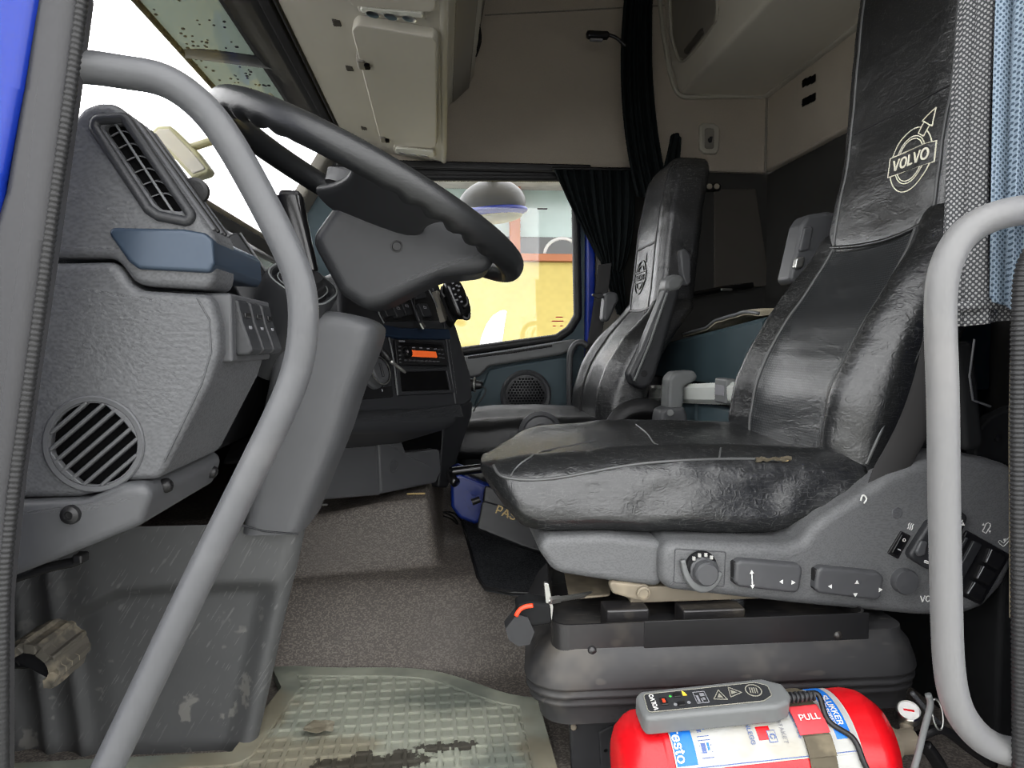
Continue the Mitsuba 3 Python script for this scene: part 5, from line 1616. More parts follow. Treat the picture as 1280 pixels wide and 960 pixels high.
put(ds, 'height_lever', loft([tube_ for tube_ in [np.array([U(a, b, 0.29) + [dx, 0, 0] for a, b in [(646, 768), (660, 772), (668, 790), (662, 806), (648, 808), (636, 800), (632, 786)]]) for dx in (0.0, 0.028)]]), 'm_dark_plastic', 25, label='black finger lever with a red stripe')
put(ds, 'lever_block', side([(646, 757), (662, 752), (688, 756), (690, 780), (664, 784), (648, 776)], 0.295, 0.035, 0.004, 0.004), 'm_matt_black', 30)
put(ds, 'red_stripe', tube(spline(np.array([U(a, b, 0.288) for a, b in [(645, 770), (650, 762), (658, 758), (666, 757)]]), 14), 0.0034, 8, flat=1), 'm_orange', True)

# ---- folded armrest on the far side, belt
put(ds, 'armrest', side([(1002, 280), (1010, 268), (1034, 264), (1062, 268), (1040, 310), (1012, 340), (990, 362), (986, 350), (994, 316)], 0.88, 0.06, 0.006, 0.010, 4), 'm_mid_plastic', 35, label='grey folded armrest beyond the backrest')
put(ds, 'armrest_slot', side([(1006, 284), (1018, 282), (1012, 312), (998, 316)], 0.874, 0.02, 0.002, 0.004), 'm_mid_plastic', 35)
put(ds, 'armrest_link', side([(996, 322), (1008, 320), (1004, 334), (992, 338)], 0.872, 0.02, 0.002, 0.004), 'm_steel', 35)
sbt = thing('seat_belt', 'dark seat belt webbing lying down along the side of the driver seat', 'seat belt')
bpth = np.array([U(a, b, X) for a, b, X in [(1190, 330, 0.27), (1175, 430, 0.285), (1160, 490, 0.30), (1138, 545, 0.318), (1113, 590, 0.325), (1098, 618, 0.325), (1094, 640, 0.34)]])
wl_, wr_ = [], []
path = spline(bpth, 50)
G = []
for k, p in enumerate(path):
    t = path[min(k + 1, 49)] - path[max(k - 1, 0)]
    t /= np.linalg.norm(t)
    a = 0.55
    acr = np.cross(t, np.array([-1.0, 0.25, 0.0])); acr /= np.linalg.norm(acr)
    w_ = 0.024 * (1 - 0.75 * max(0, (k - 36) / 13) ** 1.5)
    G.append([p + acr * w_ * s + np.array([0.004 * (s * s), 0, 0]) for s in np.linspace(-1, 1, 7)])
put(sbt, 'webbing', sheet(np.array(G), 0.0016), 'm_belt', True)
put(sbt, 'anchor_thread', tube(spline(np.array([U(a, b, 0.313) for a, b in [(1076, 626), (1079, 619), (1083, 623), (1080, 629)]]), 16), 0.0014, 6), 'm_white', True)
# dark gear behind the right grab handle: recliner cover and belt reel
put(ds, 'strap_guide', side([(1196, 430), (1218, 424), (1226, 500), (1232, 560), (1206, 566)], 0.30, 0.03, 0.008, 0.008), 'm_matt_black')
put(ds, 'guide_edge', tube(np.array([U(a, b, 0.29) for a, b in [(1218, 424), (1212, 470), (1216, 500), (1238, 508)]]), 0.002, 8), 'm_mid_plastic', True)
put(ds, 'side_plate', side([(1222, 540), (1240, 520), (1275, 505), (1275, 585), (1218, 575)], 0.34, 0.02, 0.01, 0.004), 'm_matt_black')
put(ds, 'side_bolt', lathe([(0.006, 0), (0.006, 0.004), (0, 0.005)], U(1246, 547, 0.338), -EX, 14), 'm_black')

# ================================================================== PASSENGER SEAT AND BUNK
ps = thing('passenger_seat', 'black leather passenger seat with embossed headrest and grey armrests', 'seat')
XP_ = 1.665
PY = [(0.30, -0.50), (0.40, -0.508), (0.46, -0.515), (0.54, -0.54), (0.62, -0.585), (0.70, -0.645), (0.745, -0.678), (0.80, -0.688), (0.92, -0.700), (1.05, -0.715), (1.15, -0.735), (1.25, -0.76)]
PW = [(0.30, 0.25), (0.5, 0.252), (0.62, 0.245), (0.70, 0.225), (0.78, 0.19)]
PP = dict(x0=XP_, y=PY, hw=PW, th=0.13, zk=0.73)
pb = seat_back(PP)
Wp = PC(*np.array(PW).T, extrapolate=True)
pm = bumped(pb(0.30, 0.775, lambda z: float(Wp(z)), 0.0, rnd=0.05, bol=0.04), 0.004, 10, 3)
HP = PC(*np.array([(0.70, 0.19), (0.80, 0.18), (1.0, 0.172), (1.1, 0.16), (1.24, 0.13)]).T, extrapolate=True)
ph = bumped(pb(0.715, 1.235, lambda z: float(HP(z)), 0.010, rnd=0.06, bol=0.006), 0.004, 10, 4)
put(ps, 'backrest', pm, 'm_leather', True)
put(ps, 'headrest', ph, 'm_leather', True)
for sg in (1, -1):
    zz = np.linspace(0.34, 0.76, 12)
    put(ps, 'backrest__piping', seam(pm, [XP_ + sg * 0.60 * float(Wp(z)) for z in zz], zz, 0.004), 'm_black', True)
    zz = np.linspace(0.73, 1.20, 12)
    put(ps, 'headrest__piping', seam(ph, [XP_ + sg * 0.115 for z in zz], zz, 0.0036), 'm_black', True)
put(ps, 'headrest__hem', seam(ph, np.linspace(XP_ - 0.17, XP_ + 0.17, 9), [0.745, 0.738, 0.735, 0.733, 0.733, 0.735, 0.737, 0.740, 0.745], 0.005), 'm_leather', True)
put(ps, 'headrest__seam', seam(ph, np.linspace(XP_ - 0.11, XP_ + 0.11, 8), [0.955] * 8, 0.004), 'm_black', True)
fq, fn2 = hit(801, 347, ph)
fu = np.array([-1.0, 0, 0]); fu -= fn2 * (fu @ fn2); fu /= np.linalg.norm(fu)
emb = shapely.union_all([line(circ(Rr)).buffer(0.0015).difference(bar), line(bar).buffer(0.001), line(circ(Rr * 0.7)).difference(bar).buffer(0.001), head])
put(ps, 'headrest__emblem', glyph(emb, fq + fn2 * 0.001, fu, fn2, 0.003), 'm_black', False, label='embossed ring emblem')
put(ps, 'headrest__lettering', write_on('VOLVO', 0.018, fq + fn2 * 0.002, fu, fn2, True, 0.003), 'm_black', False)
# cushion: reuses the cushion's form, moved across the cab
pc = cushion(XP_ - 0.0, 0, None, 0.262, dz=-0.055, dyy=0.10)
pcm = bumped(pc, 0.004, 12, 9)
pc2 = pcm
put(ps, 'cushion', pcm, 'm_leather_shaded', True)
put(ps, 'recliner', lathe([(0.066, -0.002), (0.067, 0.012), (0.056, 0.018), (0.050, 0.013), (0.030, 0.016), (0.026, 0.022), (0, 0.022)], U(675, 541, 1.40), -EX, 36), 'm_mid_plastic', 30, label='grey round recliner knob')
put(ps, 'base', box2([1.42, -0.60, 0.09], [1.90, -0.05, 0.30], 0.03), 'm_matt_black')
put(ps, 'hip_bolster', tube(spline(np.array([U(a, b, 1.42) for a, b in [(766, 540), (776, 522), (800, 512), (826, 520), (836, 545)]]), 24), 0.04, 12, flat=0.7), 'm_rubber', True)
pab = side([(838, 348), (846, 343), (854, 347), (851, 362), (820, 470), (812, 484), (802, 487), (790, 480), (786, 468), (800, 440)], 1.36, 0.055, 0.010, 0.012, 5)
put(ps, 'armrest', pab, 'm_dark_plastic', 35, label='grey raised armrest')
put(ps, 'armrest__cap', side([(833, 350), (842, 342), (852, 344), (857, 350), (850, 362), (830, 366)], 1.355, 0.06, 0.006, 0.010), 'm_grey_plastic', 35)
put(ps, 'armrest__edge', tube(np.array([U(a, b, 1.354) for a, b in [(834, 366), (812, 430), (793, 476)]]), 0.004, 8), 'm_grey_plastic', True)
put(ps, 'armrest__pivot', lathe([(0.010, -0.001), (0.010, 0.003), (0.0, 0.003)], U(805, 467, 1.362), -EX, 24), 'm_black', 30)
put(ps, 'side_lever', side([(850, 312), (857, 310), (864, 318), (864, 352), (858, 362), (852, 340)], 1.46, 0.04, 0.005, 0.006), 'm_mid_plastic', 35)
put(ps, 'armrest', side([(756, 367), (764, 364), (772, 366), (774, 374), (762, 400), (752, 410), (754, 385)], 1.95, 0.05, 0.006, 0.010), 'm_mid_plastic', 35, label='grey far armrest')
put(ps, 'armrest_001__tip', side([(738, 367), (752, 366), (756, 372), (748, 374)], 1.96, 0.02, 0.002, 0.003), 'm_black', 35)
pbelt = thing('seat_belt', 'dark seat belt hanging beside the passenger seat below the curtain', 'seat belt')
G = []
for k, p in enumerate(spline(np.array([U(a, b, 2.06) for a, b in [(756, 330), (750, 380), (742, 430), (730, 490), (722, 525)]]), 24)):
    G.append([p + np.array([0.006 * s, 0.026 * s, -0.004 * s]) for s in np.linspace(-1, 1, 5)])
put(pbelt, 'webbing', sheet(np.array(G), 0.002), 'm_belt', True)
bb = thing('storage_tray', 'blue tray with a black rim on the floor beside the passenger seat', 'tray')
bs = rpoly(YZ([(564, 597), (574, 592), (612, 608), (620, 640), (594, 656), (574, 648), (564, 634)], 1.02), 0.008)
put(bb, 'tub', frame(extr(bs, 0.16, 0.008, 3), [1.02, 0, 0], EY, EZ, EX), 'm_blue_tub', 35, label='glossy blue tub')
put(bb, 'rim', tube(spline(np.array([U(a, b, X) for a, b in [(562, 590), (614, 584), (640, 582)] for X in [1.03]]), 20), 0.012, 10), 'm_gloss_black', True)
put(bb, 'rim', tube(np.array([U(562, 590, 1.03), U(566, 600, 1.02), U(570, 604, 1.01)]), 0.012, 10), 'm_gloss_black', True)
put(bb, 'inner_panel', side([(566, 591), (640, 585), (640, 612), (576, 603)], 1.06, 0.02, 0.004, 0.004), 'm_gloss_black')
bx_ = thing('folded_box', 'black flat box with cream hand lettering under the driver seat nose', 'box')
ox, nx_ = U(640, 640, 0.95), np.array([-0.86, 0.10, 0.35]); nx_ /= np.linalg.norm(nx_)
put(bx_, 'body', slab([(603, 625), (690, 650), (690, 695), (650, 682), (596, 660)], ox, nx_, 0.0, 0.05, 2, 0.004), 'm_dark_plastic')
put(bx_, 'flap', slab([(606, 606), (618, 610), (690, 640), (690, 652), (603, 627)], ox, nx_, -0.01, 0.05, 1, 0.004), 'm_black')
uu = on_plane(652, 650, ox, nx_) - on_plane(612, 634, ox, nx_)
put(bx_, 'lettering', write_on('PAS', 0.020, on_plane(633, 641, ox + nx_ * 0.0004, nx_), uu, nx_, True), 'm_foam', False)
put(bx_, 'clip', cyl(on_plane(590, 628, ox, nx_), on_plane(600, 624, ox, nx_), 0.008), 'm_black')

# ---- bunk
bu_ = thing('bunk', 'grey-green bunk behind the seats with drawers below', 'bunk')
Y0 = -0.775
def byz(px, py, Y=Y0):
    return UYp(px, py, Y)
a0, a1, a2 = byz(833, 428), byz(942, 399), byz(930, 478)
top_l = a0[2]; slope = (a1[2] - a0[2]) / (a1[0] - a0[0])
G = [np.array([[x, Y0 + dy, z] for dy, z in [(0, 0.505), (0.0, top_l + slope * (x - a0[0]) - 0.012), (-0.012, top_l + slope * (x - a0[0])), (-0.60, top_l + 0.01 + slope * (x - a0[0])), (-0.60, 0.505)]]) for x in (0.93, a1[0], a0[0] + 0.35)]
put(bu_, 'mattress', loft(G), 'm_teal', 20, label='grey-green cushion box')
put(bu_, 'drawer_front', box2([1.25, Y0 + 0.03, 0.30], [1.62, Y0 + 0.05, 0.455], 0.01), 'm_teal_dark')
put(bu_, 'drawer_front', box2([0.95, Y0 + 0.03, 0.30], [1.235, Y0 + 0.05, 0.455], 0.01), 'm_teal_dark')
put(bu_, 'base', box2([0.93, -1.37, 0.0], [2.15, Y0 + 0.025, 0.46], 0.01), 'm_dark_plastic')
solo('dark_bunk_side', 'matt black bunk side added to darken the void behind the lower loop of the pale grab handle', 'locker', box2([0.33, -1.36, -0.09], [0.92, -0.92, 0.27], 0.01), 'm_matt_black')  # bunk side box, added in matt black to darken the gap there
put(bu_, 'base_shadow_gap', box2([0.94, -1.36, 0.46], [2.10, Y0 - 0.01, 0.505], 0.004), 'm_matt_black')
bk_ = thing('blanket', 'folded beige blanket lying on the bunk cushion', 'blanket')
G = []
for i, x in enumerate(np.linspace(1.02, 1.60, 26)):
    r = []
    for j, d in enumerate(np.linspace(0, 1, 12)):
        zz_ = top_l + slope * (x - a0[0]) + 0.024 + 0.026 * math.sin(math.pi * min(1, (i / 25) * 1.6)) * (0.5 + 0.5 * meshkit.noise(np.array([i * 0.3, j * 0.4, 2.0]))) + 0.006 * j / 12
        r.append([x, Y0 - 0.03 - 0.30 * d, zz_ + (0.003 if j else 0)])
    G.append(r)
put(bk_, 'cloth', sheet(np.array(G)[:, ::-1], 0.012), 'm_blanket', 50)
put(bk_, 'hem', tube(np.array(G)[:, 0] - [0, 0, 0.004], 0.005, 8), 'm_grey_plastic', True)
ar = thing('aluminium_rail', 'pale aluminium rail between the two seats in front of the bunk', 'rail')
r0, r1_ = UYp(818, 492, Y0 + 0.07), UYp(932, 492, Y0 + 0.07)
dx = r1_ - r0
hz = 0.0285
prof = [(-hz, 0.0), (-hz * 0.55, 0.013), (hz * 0.55, 0.015), (hz, 0.002), (hz, -0.02), (-hz, -0.02)]
rings = [np.array([[x, Y0 + 0.07 + d, r0[2] + h + (r1_[2] - r0[2]) * (x - r0[0]) / dx[0]] for h, d in prof]) for x in (r0[0], 0.90)]
put(ar, 'bar', loft(rings), 'm_alu', False)
put(ar, 'joint_cap', box2([0.935, Y0 + 0.06, r1_[2] - 0.032], [1.01, Y0 + 0.088, r1_[2] + 0.031], 0.006), 'm_grey_plastic')
put(ar, 'joint_inlay', box2([0.945, Y0 + 0.086, r1_[2] - 0.012], [1.0, Y0 + 0.0895, r1_[2] + 0.014], 0.001), 'm_ink_grey')
put(ar, 'end_cap', box2([r0[0] - 0.01, Y0 + 0.046, r0[2] - 0.028], [r0[0] + 0.025, Y0 + 0.084, r0[2] + 0.028], 0.004), 'm_white')
cl = thing('rail_clamp', 'grey plastic hinged clamp gripping the aluminium rail', 'clamp')
Xc = UYp(848, 490, Y0 + 0.10)[0] - 0.03
put(cl, 'arm', side([(836, 474), (843, 465), (868, 463), (873, 470), (871, 476), (856, 482), (854, 512), (842, 516), (834, 510)], Xc, 0.06, 0.006, 0.010), 'm_grey_plastic', 35)
put(cl, 'base', side([(826, 513), (836, 509), (856, 508), (860, 520), (861, 548), (830, 544), (824, 528)], Xc - 0.005, 0.07, 0.008, 0.010), 'm_mid_plastic', 35)
put(cl, 'pin', cyl(U(838, 516, Xc - 0.012), U(838, 516, Xc + 0.05), 0.010, 0.002), 'm_grey_plastic')
put(cl, 'pin', cyl(U(832, 530, Xc - 0.014), U(832, 530, Xc + 0.05), 0.014, 0.002), 'm_grey_plastic')

# ---- curtains
def drape(line0, line1, n, folds, amp, thick=0.004, rows=40, seed=0, mid=None):
    """A gathered curtain between an upper and a lower line (world points)."""
    top_, bot_ = spline(np.array(line0), n), spline(np.array(line1), n)
    G = []
    for i, s in enumerate(np.linspace(0, 1, rows)):
        c = top_ * (1 - s) + bot_ * s
        if mid is not None:
            m_ = spline(np.array(mid), n)
            c = top_ * (1 - s) ** 2 + 2 * m_ * s * (1 - s) + bot_ * s * s
        t = np.gradient(c, axis=0)
        t /= np.maximum(np.linalg.norm(t, axis=1, keepdims=True), 1e-9)
        nn = np.cross(t, EZ); nn /= np.maximum(np.linalg.norm(nn, axis=1, keepdims=True), 1e-9)
        ph = np.linspace(0, 1, n) * folds * 2 * np.pi + 0.5 * np.sin(s * 3 + seed)
        off = amp * (np.sin(ph) + 0.35 * np.sin(2.3 * ph + seed + s * 2))
        G.append(c + nn * off[:, None])
    return sheet(np.array(G), thick)


cu_ = thing('window_curtain', 'dark gathered curtain drawn back beside the passenger window', 'curtain')
put(cu_, 'cloth', drape([U(692, 212, 2.13), U(725, 212, 2.13), U(760, 213, 2.12), U(792, 214, 2.12)], [U(748, 322, 2.12), U(756, 330, 2.11), U(766, 336, 2.10), U(776, 342, 2.10)], 140, 9, 0.012, mid=[U(708, 252, 2.13), U(735, 275, 2.12), U(765, 290, 2.11), U(796, 300, 2.11)]), 'm_curtain', True)
put(cu_, 'tail', drape([U(750, 326, 2.12), U(762, 330, 2.11), U(778, 336, 2.10)], [U(772, 392, 2.11), U(776, 394, 2.11), U(784, 396, 2.10)], 60, 4, 0.010), 'm_curtain', True)
put(cu_, 'rail', tube([U(690, 211, 2.13), U(800, 212, 2.13)], 0.008, 8), 'm_black', True)
c2 = thing('pillar_curtain', 'tall dark curtain gathered into a strip hanging from the ceiling behind the passenger seat', 'curtain')
put(c2, 'cloth', drape([U(785, -40, 2.02), U(800, -40, 2.0), U(816, -40, 2.0)], [U(796, 246, 2.02), U(815, 246, 2.0), U(838, 246, 2.0)], 90, 4, 0.014, rows=60, mid=[U(764, 120, 2.02), U(782, 120, 2.0), U(806, 120, 2.0)]), 'm_curtain', True)
put(c2, 'tie', drape([U(838, 170, 2.0), U(846, 166, 2.0), U(852, 172, 2.0)], [U(826, 225, 2.0), U(836, 226, 2.0), U(846, 226, 2.0)], 30, 2, 0.006, rows=14), 'm_curtain', True)
rlp = thing('reading_lamp', 'small black reading lamp on a curved stalk over the passenger seat', 'lamp')
put(rlp, 'head', rbox([0.03, 0.09, 0.032], 0.013, U(747, 44, 1.98)), 'm_gloss_black', 40)
put(rlp, 'neck', tube(spline(np.array([U(a, b, 1.98) for a, b in [(757, 43), (768, 46), (776, 52), (783, 58)]]), 20), 0.007, 10), 'm_black', True)
put(rlp, 'lens', rbox([0.018, 0.05, 0.01], 0.004, U(745, 48, 1.975) - [0.004, 0, 0.008]), 'm_ink_grey', 40)


def mesh_cloth(light, dark):
    def fn(p, n, uv):
        a, b = (p.y * 1.0 + p.x * 0.6) * 135, p.z * 135
        u_, v_ = a + b, a - b
        du, dv = u_ - dr.floor(u_) - 0.5, v_ - dr.floor(v_) - 0.5
        return mix(dark, light, smoothstep(0.40, 0.24, dr.sqrt(du * du + dv * dv)))
    return proc(fn)


mat('m_mesh_grey', mesh_cloth(rgb(146, 146, 146), rgb(66, 67, 69)), 0.9, spec=0.1)
mat('m_mesh_blue', mesh_cloth(rgb(62, 76, 90), rgb(124, 137, 149)), 0.9, spec=0.1)
gc1 = thing('mesh_curtain', 'grey dotted mesh curtain hanging over the driver seat by the door', 'curtain')
put(gc1, 'cloth', drape([U(1216, -60, 0.17), U(1225, -60, 0.13), U(1244, -60, 0.12), U(1262, -60, 0.13)], [U(1181, 404, 0.16), U(1200, 408, 0.12), U(1235, 404, 0.11), U(1268, 400, 0.12)], 90, 2.2, 0.010, rows=50, mid=[U(1187, 200, 0.16), U(1205, 200, 0.12), U(1235, 200, 0.11), U(1262, 200, 0.12)]), 'm_mesh_grey', True)
put(gc1, 'hem', tube(spline(np.array([U(1180, 385, 0.15), U(1200, 383, 0.112), U(1235, 381, 0.10), U(1264, 380, 0.11)]), 30), 0.006, 10), 'm_mesh_grey', True)
gc2 = thing('mesh_curtain', 'pale blue mesh curtain hanging at the right edge in front of the grey one', 'curtain')
put(gc2, 'cloth', drape([U(1248, -60, 0.075), U(1270, -60, 0.06), U(1300, -60, 0.05), U(1330, -60, 0.05)], [U(1238, 372, 0.08), U(1258, 384, 0.065), U(1284, 392, 0.05), U(1320, 392, 0.05)], 90, 3.0, 0.009, rows=50), 'm_mesh_blue', True)

# ================================================================== FIRE EXTINGUISHER, REMOTE, HOSES
fe_ = thing('fire_extinguisher', 'red fire extinguisher lying by the seat base under the remote control', 'fire extinguisher')
FA, FB = np.array([0.182, -0.232, 0.030]), np.array([0.180, -0.605, 0.050])
ax = (FB - FA) / np.linalg.norm(FB - FA)
FL = np.linalg.norm(FB - FA)
FR = 0.079
put(fe_, 'cylinder', lathe([(0.0, 0.0), (0.030, 0.0), (0.045, 0.003), (0.060, 0.010), (0.072, 0.024), (0.0765, 0.034), (0.0765, 0.056), (FR - 0.001, 0.058), (FR, 0.060), (FR, FL - 0.03), (FR - 0.004, FL - 0.014), (FR - 0.018, FL + 0.004), (0.030, FL + 0.016), (0.022, FL + 0.022), (0.0, FL + 0.022)], FA, ax, 72), 'm_red', 35, label='glossy red cylinder')
fz = np.cross(ax, EX); fz /= np.linalg.norm(fz)
if fz[2] < 0:
    fz = -fz
fx = np.cross(fz, ax)
if fx[0] > 0:
    fx = -fx                    # towards the door


def wrap(a, s, r=FR):
    """Point on the cylinder: a along it (m from the left end), s = arc length from the top towards the door."""
    th = np.asarray(s) / FR
    return FA + np.multiply.outer(np.asarray(a), ax) + r * (np.multiply.outer(np.cos(th), fz) + np.multiply.outer(np.sin(th), fx))


def band(a0, a1, s0, s1, r, m, name, label=None, n=24, th=0.0008):
    A, S_ = np.meshgrid(np.linspace(a0, a1, 6), np.linspace(s0, s1, n), indexing='ij')
    g_ = wrap(A, S_, r + th)
    k = sheet(g_, th)
    return put(fe_, name, k, m, True, label)


def wtext(s, h, a, sarc, m, name='lettering', bold=True, along=False, lift=0.0030):
    """Lettering on the cylinder: reading down towards the door (or along the axis)."""
    t = text(s, h, 0.0004, bold)
    v = t.vertices.copy()
    v[:, 1] -= h / 2
    for _ in range(1):
        pass
    if along:
        A, S_ = a + v[:, 0], sarc - v[:, 1]
    else:
        A, S_ = a + v[:, 1], sarc + v[:, 0]
    th = S_ / FR
    P_ = FA + A[:, None] * ax + (FR + lift + v[:, 2])[:, None] * (np.cos(th)[:, None] * fz + np.sin(th)[:, None] * fx)
    return put(fe_, name, fixed(tm(P_, t.faces)), m, False)


def acol(px):
    """Distance along the axis at a pixel column, on the cylinder's upper front."""
    best = None
    for a in np.linspace(0, FL, 400):
        p = wrap(a, 0.062)
        d = p - CAM
        u_ = 640 + F_PX * (d @ RT) / (d @ FW)
        if best is None or abs(u_ - px) < best[0]:
            best = (abs(u_ - px), a)
    return best[1]


A_ = {p: acol(p) for p in (841, 868, 880, 888, 916, 938, 960, 980, 1000, 1012, 1020, 1040, 1048, 1060, 1070)}
SB = 0.086                      # the label's lower edge (arc from the top)
band(A_[841], A_[1070], -0.03, SB, FR, 'm_label_white', 'label', 'worn white label')
band(A_[841] + 0.002, A_[868], 0.0, SB - 0.006, FR + 0.0006, 'm_label_blue', 'label_block', 'blue block')
band(A_[1040] + 0.004, A_[1060] + 0.002, -0.03, SB - 0.018, FR + 0.0006, 'm_label_blue', 'label_block', 'blue block')
band(A_[841] + 0.001, A_[1070] - 0.001, SB - 0.003, SB - 0.002, FR + 0.0006, 'm_ink_blue', 'label_line')
band(A_[868], A_[1020], SB, SB + 0.03, FR + 0.0003, 'm_red', 'label_line')
band(A_[1020] + 0.001, A_[1070], SB, SB + 0.05, FR, 'm_label_white', 'label')
wtext('Presto', 0.0125, A_[841] + 0.009, 0.026, 'm_white')
wtext('SLUKKER', 0.0078, A_[1048] + 0.008, 0.004, 'm_white')
wtext('(DRY POWDER)', 0.0045, A_[1048] - 0.0005, 0.012, 'm_white')
for (p, s0) in [(880, 0.026), (880, 0.052)]:
    a = A_[p] - 0.006
    for q in [(a, a + 0.016, s0, s0 + 0.001), (a, a + 0.016, s0 + 0.021, s0 + 0.022), (a, a + 0.001, s0, s0 + 0.022), (a + 0.015, a + 0.016, s0, s0 + 0.022)]:
        band(*q, FR + 0.0006, 'm_ink_blue', 'pictogram_line', n=4, th=0.0005)
    band(a + 0.002, a + 0.008, s0 + 0.004, s0 + 0.016, FR + 0.0006, 'm_ink_blue', 'pictogram', n=6, th=0.0005)
    band(a + 0.010, a + 0.013, s0 + 0.004, s0 + 0.013, FR + 0.0006, 'm_label_blue', 'pictogram', n=6, th=0.0005)
for p, h in [(916, 0.0022), (922, 0.0026), (928, 0.0026), (934, 0.0026)]:
    band(acol(p), acol(p) + 0.0012, 0.022, 0.074, FR + 0.0006, 'm_ink_grey', 'fine_print', n=10, th=0.0004)
wtext('SK ANLEGG', 0.0058, A_[938] + 0.003, 0.020, 'm_ink_blue', 'fine_print', bold=False)
for s0, ch in [(0.018, 'B'), (0.043, 'C')]:
    band(A_[960] - 0.012, A_[960] + 0.006, s0, s0 + 0.017, FR + 0.0006, 'm_red', 'class_block', n=8)
    band(A_[960] + 0.001, A_[960] + 0.012, s0 + 0.006, s0 + 0.021, FR + 0.0010, 'm_ink_blue', 'class_box', n=8)
    band(A_[960] + 0.0018, A_[960] + 0.0112, s0 + 0.0068, s0 + 0.0202, FR + 0.0013, 'm_label_white', 'class_box', n=8)
    wtext(ch, 0.007, A_[960] + 0.0065, s0 + 0.011, 'm_ink_blue', lift=0.0040)
wtext('NOTAKET', 0.0058, A_[980] + 0.001, 0.030, 'm_ink_grey', 'fine_print', bold=False)
wtext('FLAMMEN', 0.006, A_[1012] - 0.003, 0.024, 'm_ink_blue', 'fine_print', bold=False)
wtext('at base of fire', 0.0048, A_[1000] + 0.0005, 0.020, 'm_ink_blue', 'fine_print', bold=False)
wtext('6', 0.010, A_[1060] + 0.001, SB + 0.022, 'm_gloss_black', 'fine_print', bold=False)
# valve
vb = FB + ax * 0.02
put(fe_, 'neck', lathe([(0.022, -0.01), (0.022, 0.012), (0.017, 0.014), (0.017, 0.04), (0.0, 0.04)], vb, ax, 24), 'm_metal_dusty', 30)
gg = U(1135, 893, 0.205)
put(fe_, 'gauge', lathe([(0.014, -0.012), (0.0165, -0.006), (0.0165, 0.010), (0.015, 0.012), (0.0142, 0.010), (0, 0.010)], gg, [-0.5, 0.25, 0.83], 28), 'm_chrome', 30, label='chrome pressure gauge')
gn = np.array([-0.5, 0.25, 0.83]); gn /= np.linalg.norm(gn)
put(fe_, 'gauge__dial', lathe([(0.0138, 0.0102), (0.0138, 0.0108), (0, 0.0108)], gg, gn, 24), 'm_white', 30)
put(fe_, 'gauge__needle', frame(rbox([0.014, 0.003, 0.001], 0.0004), gg + gn * 0.0115, *basis(gn)), 'm_red')
put(fe_, 'gauge_stem', tube([gg - gn * 0.01, vb + ax * 0.03], 0.009, 12), 'm_metal_dusty', True)
put(fe_, 'pull_ring', tube(np.array([U(1172, 893, 0.20) + [0.006 * math.sin(t), 0.008 * math.cos(t), 0.020 * math.sin(t)] for t in np.linspace(0, 6.28, 28)[:-1]]), 0.0016, 8, True), 'm_steel', True)
put(fe_, 'squeeze_handle', tube(spline(np.array([U(a, b, 0.21) for a, b in [(1150, 920), (1175, 912), (1205, 930), (1240, 955)]]), 20), 0.010, 10, flat=0.6), 'm_black', True)
put(fe_, 'squeeze_handle', tube(spline(np.array([U(a, b, 0.21) for a, b in [(1155, 930), (1170, 950), (1190, 990)]]), 20), 0.010, 10, flat=0.6), 'm_black', True)
stp = thing('extinguisher_strap', 'grey-brown webbing strap with a red pull tab around the extinguisher', 'strap')
sa = A_[1000] + 0.004
def wb(a0, a1, s0, s1, r, m, name, label=None, par=None, n=40, th=0.0014):
    A, S_ = np.meshgrid(np.linspace(a0, a1, 5), np.linspace(s0, s1, n), indexing='ij')
    return put(par or stp, name, sheet(wrap(A, S_, r + th), th), m, True, label)
wb(sa, sa + 0.036, -0.26, 0.24, FR + 0.0016, 'm_webbing', 'webbing', n=80)
wb(sa - 0.0005, sa + 0.0365, 0.062, 0.086, FR + 0.0036, 'm_webbing', 'stitched_patch')
wb(sa - 0.004, sa + 0.037, 0.022, 0.060, FR + 0.0036, 'm_red_soft', 'pull_tab', 'red pull tab')
t = text('PULL', 0.0075, 0.0004, True)
v = t.vertices.copy(); v[:, 0] -= v[:, 0].max() / 2; v[:, 1] -= 0.004
th_ = (0.040 - v[:, 1]) / FR
P_ = FA + (sa + 0.017 + v[:, 0] * 1.15)[:, None] * ax + (FR + 0.0085 + v[:, 2])[:, None] * (np.cos(th_)[:, None] * fz + np.sin(th_)[:, None] * fx)
put(stp, 'lettering', fixed(tm(P_, t.faces)), 'm_white', False)
cdl = thing('extinguisher_bracket', 'black bracket under the red extinguisher', 'bracket')
put(cdl, 'saddle', box2([0.14, -0.56, -0.115], [0.30, -0.28, -0.016], 0.008), 'm_matt_black')

rc = thing('remote_control', 'dusty grey wired remote control with symbol keys lying on the extinguisher', 'remote control')
RO = U(893, 872, 0.185)
l0, l1 = [wrap(acol(q_) + o_, 0.020, FR + 0.0335) for q_, o_ in ((806, 0), (1000, 0))]
ru = (l1 - l0) / np.linalg.norm(l1 - l0)
rn = np.array([-0.26, 0.02, 0.96]); rn -= ru * (rn @ ru); rn /= np.linalg.norm(rn)
rv_ = np.cross(rn, ru)
RLn = np.linalg.norm(l1 - l0)


def rloop(s, n=64, dz=0.0, ins=0.0):
    pts = rpoly([(-0.095, -0.022), (-0.098, -0.012), (-0.098, 0.014), (-0.090, 0.022), (0.075, 0.024), (0.098, 0.012), (0.100, -0.006), (0.092, -0.018), (0.075, -0.023)], 0.007, 0.004)
    return pts


